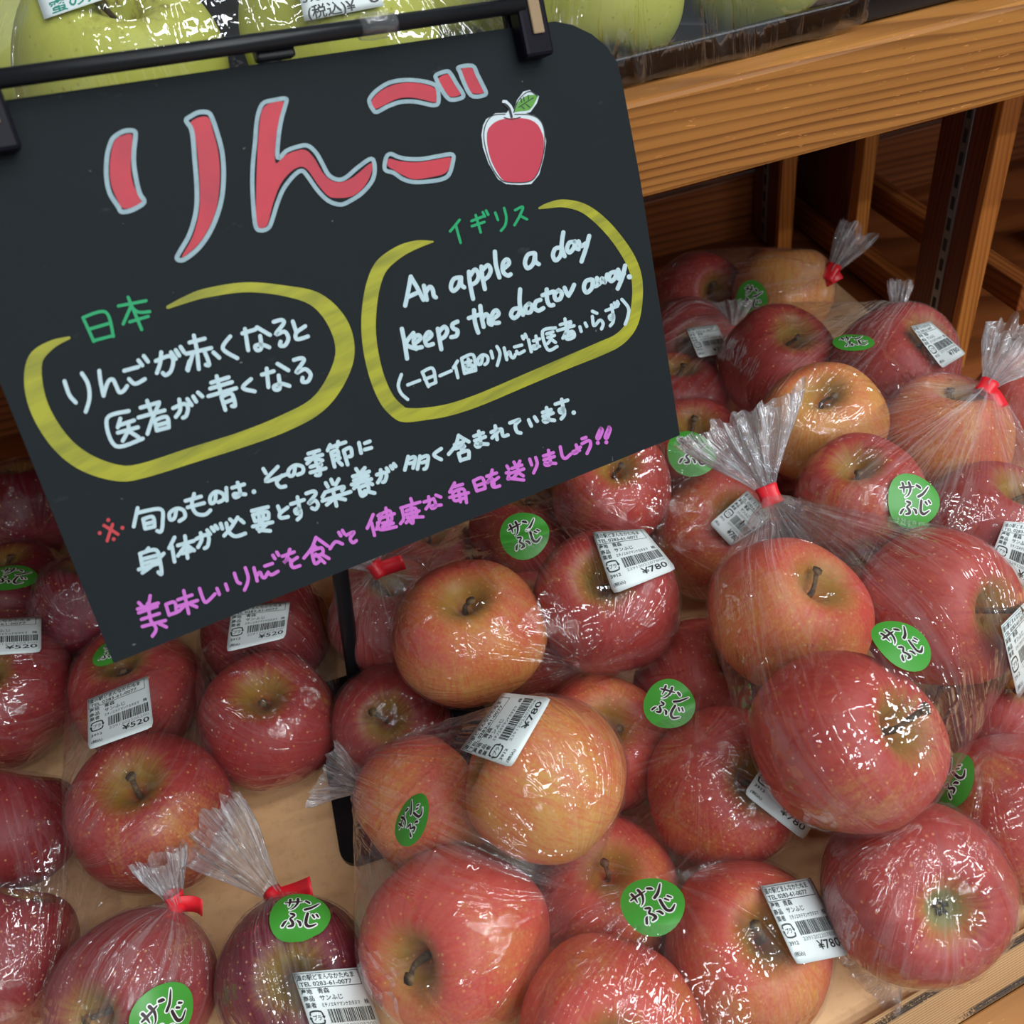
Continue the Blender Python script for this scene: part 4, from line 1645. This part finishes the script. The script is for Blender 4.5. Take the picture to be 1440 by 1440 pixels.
def clip(px, py, lab):
    c = sgn(px, py, .0)
    C_ = tag(empty('sign_clip', c), lab, 'clip', 'clips holding the chalkboard')
    bm = bmesh.new()
    w, h0, h1, t = .0150, .0125, .028, .0085
    yb = SN
    def P(x, y, n):
        return c + SX * x + up * y + SN * n
    body = box_bm(P(0, (h1 - h0) / 2, t / 2 + .001), (w, h1 + h0, t), .0016, (SX, up, SN))
    o = bm_mesh('clip_body', body, M_PLASTIC, C_)
    back_ = box_bm(P(0, .002, -.0035), (w, h1, .004), .001, (SX, up, SN))
    bm_mesh('back_jaw', back_, M_PLASTIC, C_)
    pad = box_bm(P(.0005, .0085, t + .0016), (.0058, .024, .0014), .0005, (SX, up, SN))
    bm_mesh('pad', pad, M_FELT, C_)
    pv = tube('pivot', [P(-.0075, .014, t * .5), P(.0075, .014, t * .5)], .0035, M_PLASTIC, C_)
    return C_


clip(738, 44, 'black clip with tan pad at the chalkboard top right')
clip(-21, 168, 'black clip at the left picture edge on the chalkboard top')

# board
BD = tag(empty('chalkboard_sign', SC), 'handwritten black sign board with red heading, clipped to the stand', 'sign')
TLp, TRp = (-150, 164), (762, 32)
corners = [sgn(-152, 164), sgn(160, 933), sgn(956, 612)]
# rounded right corner traced round
rc = [(876, 120), (868, 88), (854, 66), (832, 48), (805, 35), (780, 30)]
outl = [corners[0], corners[1], corners[2]] + [sgn(*p) for p in [(900, 250)] + rc]
n = len(outl)
TH = .0022
vs = [p for p in outl] + [p - SN * TH for p in outl]
fs = [tuple(range(n)), tuple(range(2 * n - 1, n - 1, -1))] + [(i, i + n, (i + 1) % n + n, (i + 1) % n) for i in range(n)]
board = new_mesh('board', vs, fs, M_BOARD, BD)
board.data.flip_normals() if board.data.polygons[0].normal.dot(SN) < 0 else None


class Ink:
    """writing read in the frame (x0, y0, scale) of one part of the board"""

    def __init__(self):
        self.fl = Flat()

    def lines(self, frame, w, txt, lift=.00025):
        x0, y0, s = frame
        for row in txt.split(';'):
            q = row.split()
            if not q:
                continue
            pts = [tuple(map(float, p.split(','))) for p in q]
            pts = [(x0 + p[0] / s, y0 + p[1] / s, (p[2] if len(p) > 2 else w) / s) for p in pts]
            if len(pts) == 1:
                x, y, ww = pts[0]
                self.fl.poly([(x + ww * .62 * cos(k * pi / 6), y + ww * .62 * sin(k * pi / 6)) for k in range(12)], lift)
            else:
                self.fl.stroke(catmull(pts, 6), lift)

    def area(self, frame, txt, lift=.00018, smooth=True):
        x0, y0, s = frame
        pts = [tuple(map(float, p.split(','))) for p in txt.split()]
        pts = [(x0 + a / s, y0 + b / s) for a, b in pts]
        self.fl.poly(catmull(pts, 4, True) if smooth else pts, lift)

    def ring(self, frame, w, txt, lift=.0003):
        x0, y0, s = frame
        pts = [tuple(map(float, p.split(','))) for p in txt.split()]
        self.fl.stroke([(a, b, c) for a, b, c in catmull([(x0 + a / s, y0 + b / s, w / s) for a, b in pts], 4, True)], lift, closed=True)

    def done(self, name, mat, parent=BD):
        return self.fl.build(name, mat, parent, sgn)


ZA, ZB, ZCc, ZD, ZE, ZF = (60, 390, 3.2727), (500, 270, 3.4286), (120, 560, 3.2727), (500, 540, 3.6), (130, 80, 3.349), (480, 70, 4.5)
PX = (0, 0, 1)
# heading
fill, line = Ink(), Ink()
fill.area(ZE, '105,395 130,375 185,365 185,430 180,530 195,610 230,685 150,715 115,670 85,590 82,500 92,430')
fill.area(ZE, '460,310 540,282 570,360 592,450 600,560 590,680 560,780 500,880 420,945 470,850 500,740 505,640 500,520 485,390')
fill.area(ZE, '808,235 898,210 878,300 862,400 862,500 905,465 960,442 1005,440 1045,480 1080,540 1120,580 1170,590 1230,565 1310,500 1315,540 1280,610 1225,655 1160,665 1110,655 1060,600 1015,535 980,518 935,540 885,600 850,690 830,770 815,800 782,805 770,770 770,650 775,480 785,330')
fill.area(ZF, '195,315 250,260 330,222 420,208 520,218 595,250 602,320 580,332 500,312 420,302 350,312 280,345 215,375 195,345')
fill.area(ZF, '612,182 675,155 715,215 755,280 690,298 655,260 625,215')
fill.area(ZF, '752,130 825,118 860,190 898,260 880,278 815,270 780,210')
fill.area(ZF, '300,690 370,705 480,712 600,695 692,682 685,740 650,785 560,808 460,820 390,795 320,755 290,730')
line.ring(ZE, 22, '150,350 195,350 202,375 195,440 195,510 210,600 225,650 243,685 190,720 138,730 120,705 80,640 65,560 68,470 85,405 105,375')
line.ring(ZE, 22, '440,300 460,282 500,262 545,264 565,295 590,370 610,450 617,540 612,640 592,730 555,820 500,900 430,955 397,950 412,915 450,850 475,780 490,700 490,600 482,500 472,380 462,335')
line.ring(ZE, 20, '800,222 850,205 908,197 910,220 890,290 875,380 872,478 910,445 960,425 1010,418 1050,450 1080,500 1110,555 1150,578 1190,570 1250,520 1312,480 1328,520 1318,580 1270,640 1210,680 1165,696 1110,678 1060,630 1010,560 985,537 950,557 900,620 870,690 845,770 828,806 792,818 768,800 758,720 752,600 755,500 765,400 775,290')
line.ring(ZF, 26, '178,310 220,260 300,210 400,192 500,198 580,218 608,250 612,335 580,352 520,340 450,328 370,332 290,360 222,395 195,375 178,340')
line.ring(ZF, 26, '597,162 660,138 688,150 730,220 768,280 760,305 700,318 665,300 625,240 603,195')
line.ring(ZF, 26, '740,112 828,103 860,160 890,220 913,270 902,288 850,298 810,280 770,200 748,140')
line.ring(ZF, 26, '282,682 312,660 360,680 430,692 520,690 620,672 702,664 702,720 680,788 640,818 560,833 460,838 390,820 330,780 274,758')
fill.done('heading_fill', P_RED)
line.done('heading_outline', P_GREY)
# printed apple cut out of paper
pc = Ink()
pc.area(ZF, '895,480 915,440 975,402 1045,400 1060,375 1040,340 1015,335 1020,318 1045,320 1075,350 1090,380 1110,320 1150,265 1190,255 1250,295 1235,340 1195,395 1165,402 1220,415 1265,460 1285,520 1295,580 1280,680 1250,790 1200,850 1130,855 1040,850 990,820 930,720 895,620 885,540', .00022, False)
cut = pc.done('apple_cutout', C_WHITE)
cut['label'] = 'white-edged paper cutout of a red apple'
pc = Ink()
pc.area(ZF, '920,530 945,480 1000,445 1090,432 1180,440 1235,470 1265,520 1280,580 1270,680 1240,780 1190,835 1110,840 1040,835 1000,800 950,710 925,620', .00032)
pc.done('printed_apple', C_RED, cut)
pc = Ink()
pc.area(ZF, '1090,395 1100,370 1120,330 1170,292 1235,290 1225,330 1190,380 1130,390', .00032)
pc.done('printed_leaf', C_GREEN, cut)
pc = Ink()
pc.lines(ZF, 6, '1035,408 960,415 920,455 900,520 905,600 940,720 995,810 1050,838 1180,836 1235,790 1270,690 1285,590 1280,500 1250,440 1190,412 1095,410;1028,430 1075,440 1130,428;1120,365 1165,335 1212,305;1150,300 1155,325;1180,290 1182,315;1165,345 1190,365;1140,360 1155,375;1135,310 1138,335;1088,398 1110,335 1150,285 1195,265 1240,295', .00042)
pc.lines(ZF, 15, '1032,345 1058,370 1075,425', .00042)
pc.done('printed_line', C_BLACK, cut)
# yellow brush loops
lp = Ink()
lp.lines(PX, 20, '236,432,5 262,421,10 290,412,13 345,404,14 400,409,15 445,422,21 475,455,27 485,495,27 472,535,26 445,570,24 400,595,24 340,618,22 270,640,22 200,662,21 165,665,23 120,650,26 85,622,27 58,580,27 47,540,26 50,505,21 72,485,12 97,475,4', .0002)
lp.done('yellow_loop', P_YELLOW)
lp = Ink()
lp.lines(ZB, 70, '372,240,8 300,252,38 215,285,56 130,350,66 90,430,68 68,540,70 62,660,70 75,780,70 105,900,70 150,1000,72 200,1055,74 240,1075,70 330,1070,60 450,1050,58 600,1000,58 800,915,58 1000,830,60 1180,755,65 1270,710,60 1330,640,55 1355,540,52 1355,420,52 1320,320,54 1250,215,52 1170,130,50 1090,75,44 1000,55,38 930,65,28 885,78,10', .0002)
lp.done('yellow_loop', P_YELLOW)
# green words
gw = Ink()
gw.lines(ZA, 15, '185,185 235,295;185,185 290,160 325,272;210,240 305,212;232,292 325,268;348,132 475,108;393,92 455,240;405,135 370,215;405,135 440,160 492,158;400,205 485,180')
gw.done('green_word', P_GREEN)
gw = Ink()
gw.lines(ZB, 13, '500,135 480,160 455,190;482,160 505,245;558,140 615,118;560,165 620,145;578,112 602,195;612,98 622,118;628,90 638,110;672,100 685,135;715,78 725,120 720,160 700,187;768,88 805,72 790,115 765,160;792,115 825,132')
gw.done('green_word', P_GREEN)
# white writing
ww = Ink()
ww.lines(ZA, 19, '''100,478 122,540 152,576;180,442 208,490 215,555 198,618;260,430 266,480 280,545;280,540 300,482 322,470 338,500 352,528 372,522 388,500;
375,430 440,412;397,468 425,490 470,468;440,382 458,405;465,362 484,388;520,385 580,362 600,382 590,430 566,450 552,440;545,345 540,395 525,440;590,345 612,375;612,335 628,360;634,320 650,345;
675,300 745,282;695,268 712,345;660,352 775,325;690,352 668,428;710,345 718,422;742,335 766,400 750,402;675,385 664,424;785,345 812,370;862,272 828,328 895,372;
918,258 978,240;930,238 945,335;985,230 1045,265;1000,270 1005,325 985,335 978,315 1010,310 1042,322;1062,205 1098,196 1108,212 1072,262 1112,250 1130,280 1115,312 1092,314 1094,296;1150,203 1165,248;1207,225 1166,256 1170,285 1220,272;
395,615 295,650 335,776 460,742;357,650 345,690;352,680 420,658;345,715 438,690;390,668 394,700 368,752;397,708 440,735;450,600 535,575;480,568 500,628;440,645 560,612;535,580 505,650 482,720;515,658 525,705;515,658 570,642 580,690;520,682 572,668;525,704 580,690;
600,602 650,582 668,600 660,636 645,646;628,562 632,610 612,642;665,560 685,588;692,548 706,572;714,530 734,548;
775,485 855,460;770,512 870,482;762,547 890,510;800,455 818,528;822,552 840,610;822,550 868,535 885,588 870,592;835,577 872,563;958,468 920,508 975,525;
1008,448 1062,432;1030,420 1038,505;1080,398 1130,428;1085,452 1090,510 1068,516 1065,500 1100,490 1135,500;1155,380 1190,372 1200,385 1166,438 1206,422 1232,446 1220,478 1195,480 1195,462''')
ww.lines(ZB, 21, '''238,548 252,480 265,408;265,410 295,460 326,520;248,508 305,482;328,452 342,520;335,488 355,458 370,470 376,500 386,508;
500,412 472,420 458,455 470,477 495,455 505,415;507,412 508,445 522,460;545,385 550,440 565,515;552,402 575,374 592,400 582,432 560,446;605,360 610,410 622,468;612,375 636,353 650,375 640,405 620,422;670,288 675,350 692,412;710,372 738,345 728,325 709,345 710,385 732,403 746,397;
860,295 830,302 815,340 828,368 855,345 864,298;864,298 866,335 882,348;985,268 960,275 950,305 962,330 985,310 994,270;1000,195 992,260 1006,310;1050,240 1028,246 1018,275 1030,292 1050,270 1056,238;1056,238 1060,268 1074,276;1074,238 1085,262 1108,248;1125,212 1110,270 1088,335;
222,660 236,730 247,803;278,680 242,733 292,756;285,730 312,706 300,690 280,710 288,748 318,748;338,716 364,692 352,675 334,700 342,738 372,733;395,660 402,700 412,758;402,672 426,650 441,668 430,695 410,708;490,625 466,638 470,658 490,668 485,693 460,700;
570,570 575,630 590,678;545,608 605,588;600,550 606,600 616,650;608,614 626,590 640,602 642,632 655,640;660,612 688,590 676,570 658,590 664,628 690,630;
785,560 760,566 748,590 762,608 785,590 793,555;792,470 790,540 806,592;835,538 818,555 822,580 842,578 850,552 836,538;890,520 868,530 862,558 880,572 904,560;920,470 922,520 934,545 952,545;900,498 952,480;975,475 958,495 965,520 985,514 993,488 977,473;1006,462 1016,485 1026,500;1026,498 1040,475 1052,448;
1135,422 1110,430 1099,460 1112,485 1138,462 1142,424;1142,424 1148,452 1162,452;1162,415 1172,445 1188,415 1198,438 1212,398;1250,385 1228,392 1220,415 1232,430 1250,412 1256,385;1256,385 1260,412 1268,418;1264,375 1278,402 1292,394;1298,355 1285,410 1262,466;1319,409''')
ww.lines(ZB, 16, '''220,880 205,930 218,970 250,1000;250,930 308,908;320,868 350,938;320,868 370,850 385,916;332,903 376,886;348,934 386,918;405,886 460,862;490,815 470,848;480,842 492,895;510,802 524,875;510,802 565,785 578,858;524,874 578,860;530,822 556,814;542,805 548,836;533,840 557,832 560,850 538,856 533,842;
612,785 605,825 590,830 590,805 612,785 635,795 635,820 622,832;652,768 660,800;680,745 695,780 682,836;715,752 728,808;726,792 740,770 750,795 762,798 770,782;765,747 800,738;775,768 785,780 812,766;802,695 808,708;816,686 822,700;832,712 846,770;856,718 886,708;868,695 876,745 858,756 856,742 886,744;
962,655 900,672 925,760 970,745;920,684 950,674;925,702 957,692;940,682 942,706 925,730;942,710 962,725;985,640 1035,625;1008,612 1015,655;972,668 1052,645;1036,630 998,705;1010,682 1045,672 1052,698 1018,710 1010,684;1015,696 1048,686;1080,650 1086,672;1105,632 1113,648;
1140,575 1162,585;1140,600 1148,645 1176,618 1192,635 1184,660;1205,572 1262,550;1232,545 1240,600 1228,615 1222,600 1241,592 1240,625 1226,645;1246,535 1252,548;1260,528 1266,540;1282,518 1314,560 1310,605 1298,638''')
ww.lines(ZCc, 18, '''240,505 222,590;235,528 345,510 355,570 348,612 330,610;265,556 275,600;265,556 310,546 318,590;272,579 312,569;275,600 318,590;418,510 410,550 390,558 388,528 418,508 450,515 458,545 432,565;
500,440 490,490 510,530 550,535 575,515;460,472 532,452;470,502 546,482;600,440 595,475 576,482 575,452 600,430 632,440 635,465 612,478;648,412 650,470;675,412 730,396;700,388 712,440 690,456 684,440 736,442;775,430;
818,325 830,345;885,315 828,382 930,348;905,355 880,385 895,408 920,405;965,310 958,350 938,356 935,330 965,308 998,315 1000,340 976,352;
1075,240 1025,255;1015,280 1090,260;1050,250 1062,300;1045,277 1020,300;1060,277 1090,286;1035,316 1085,302 1070,320;1070,315 1080,350 1060,354;1035,342 1105,322;1125,215 1114,240;1128,226 1155,216;1162,200 1158,224;1166,212 1196,202;1130,250 1146,315;1130,250 1158,240 1165,275;1138,266 1162,258;1146,286 1170,275;1165,292 1180,306;1188,242 1206,305;1188,240 1218,228 1225,262 1212,268;
1258,205 1268,252;1285,207 1308,198;1285,236 1315,228;
290,690 278,706;250,715 325,698 345,760 350,808 335,800;252,718 262,776;262,740 325,724;268,760 332,744;245,788 345,757;360,714 312,765 262,803;410,640 385,690;398,682 410,752;425,677 498,656;458,634 470,735;460,677 425,725;463,674 500,700;445,714 485,702;
510,647 555,628 568,645 562,680 548,690;530,620 535,650 518,685;560,607 574,625;580,594 592,610;597,586 608,600;700,548 670,595 638,632;648,575 660,615 690,635 735,622;622,577 630,600;665,557 680,570;712,558 728,572;
765,518 840,500;770,537 780,566;770,537 835,522 842,550;795,520 800,560;815,517 820,555;780,566 842,552;770,590 860,570;815,562 790,600 850,610;840,572 800,612;885,497 895,522;930,502 895,530 898,550 932,545;945,487 1005,467;975,455 985,520 970,530 964,514 985,508 990,540 975,558;1015,438 1050,428 1058,442 1026,485 1055,470 1070,490 1058,510 1042,505;
1105,390 1115,408;1130,374 1138,394;1165,372 1150,398;1100,437 1090,455;1102,433 1185,407 1180,425;1090,472 1220,430;1140,427 1155,495;1145,460 1110,490;1150,456 1195,466;1245,325 1255,340;1285,320 1272,335;1230,360 1305,337;1235,378 1300,357;1225,397 1315,372;1264,342 1270,380;1265,382 1235,415;1280,380 1320,396;1258,412 1295,400 1300,425 1265,436;1258,408 1270,448 1290,440;1285,426 1330,436;
1340,352 1375,342 1385,355 1378,380 1368,386;1358,330 1360,360 1345,388;1385,322 1394,336;1404,312 1413,324;1418,302 1427,313''')
ww.lines(ZD, 19, '''265,367 248,435;262,382 300,370 290,425;272,402 292,396;325,365 312,430;325,377 365,364 358,420 345,430;335,398 355,392;432,327 395,358 432,382;520,260 505,310 470,355;520,262 572,292;500,307 545,292;505,327 550,312 535,332;520,352 530,388;520,352 568,337 572,375;530,386 572,373;
598,264 645,247;602,287 655,267;622,240 632,305 615,318 608,304 668,304;705,212 715,280;685,244 725,230 690,272;700,264 735,227 745,262 770,258;780,197 830,180 808,207 815,240 835,248;875,182 888,212;905,167 918,188;
945,144 988,130;948,164 998,147;965,120 975,180 958,192 952,180 1005,184;1010,102 1072,82;1042,78 1050,135 1036,145 1030,130 1052,125 1055,155 1040,176;1103,145''')
ww.done('white_writing', P_WHITE)
rm = Ink()
rm.lines(ZCc, 15, '85,585 118,605 150,626;125,580 112,618 100,656;105,560;66,620;170,596;130,648')
rm.done('red_note_mark', P_REDPEN)
pw = Ink()
pw.lines(ZCc, 16, '''245,940 265,960;298,908 292,945;240,970 335,942;245,987 330,957;258,1017 340,990;285,945 300,1020;262,1050 368,1022;300,1022 325,1060 308,1094;330,1032 372,1052;370,948 385,998;370,948 410,938 418,980;385,996 420,985;425,927 490,905;425,957 515,930;452,885 475,990;462,947 430,980;470,942 512,960;
525,875 540,920 556,938 596,900;605,875 616,902;645,855 654,882;685,805 698,842 712,852;735,780 748,820 745,850 732,882;775,780 790,840;786,822 802,800 814,822 826,824 836,806;825,772 860,760;840,800 856,812 886,796;862,722 872,738;880,708 889,722;905,727 960,707;940,695 925,740 912,757 936,738 948,766;975,732 945,755 955,778 986,770;
1060,640 1040,690 1005,735;1062,642 1115,680;1050,677 1065,690;1040,702 1085,688 1090,715 1050,727;1040,702 1055,760 1080,745;1085,717 1120,737;1060,717 1100,757;1125,692 1150,660 1182,670;1165,617 1175,633;1182,608 1191,623;1200,630 1236,615 1218,645 1230,664 1246,655''')
pw.lines(ZD, 17, '''88,660 58,730;80,702 95,766;130,657 172,642 180,690 135,704;118,682 195,656;135,722 190,704;152,628 170,725;112,667 130,660 105,735;110,702 125,737 205,722;278,580 284,600;228,627 325,597;232,627 242,680 226,706;255,642 300,628 305,665 260,677;250,662 320,642;280,620 290,700 275,696;255,702 272,685;292,674 340,672;
345,597 395,580;368,570 372,605 355,632;405,562 430,572;400,592 405,620 386,629 385,617 432,612;500,500 475,547;490,522 540,507;490,547 500,590 545,578;490,547 545,532 560,600;475,574 570,550;520,542 530,596;595,490 612,540;595,490 640,475 655,528;605,517 648,502;612,541 655,528;
662,467 712,450;690,435 680,475 664,500 692,480 700,507;722,472 690,500 698,522 728,515;800,395 808,410;830,390 822,408;790,427 840,410;780,452 850,430;815,415 820,445 795,477;820,447 848,465;765,415 774,430;762,450 778,446 770,480 785,478 850,486;880,380 890,410;910,372 918,405 900,450;
950,364 1000,347;952,384 1005,367;975,335 985,400 966,412 958,400 1012,402;1035,318 1045,365 1062,376 1087,355;1115,308 1122,340 1105,352 1100,342 1132,336;1118,327 1137,319;1145,277 1165,270;1145,302 1180,286 1188,310 1170,352;1240,223 1220,268 1230,276 1247,237 1240,223;1225,298;1282,218 1262,266 1272,272 1287,232 1281,218;1268,295''')
pw.done('pink_writing', P_PINK)
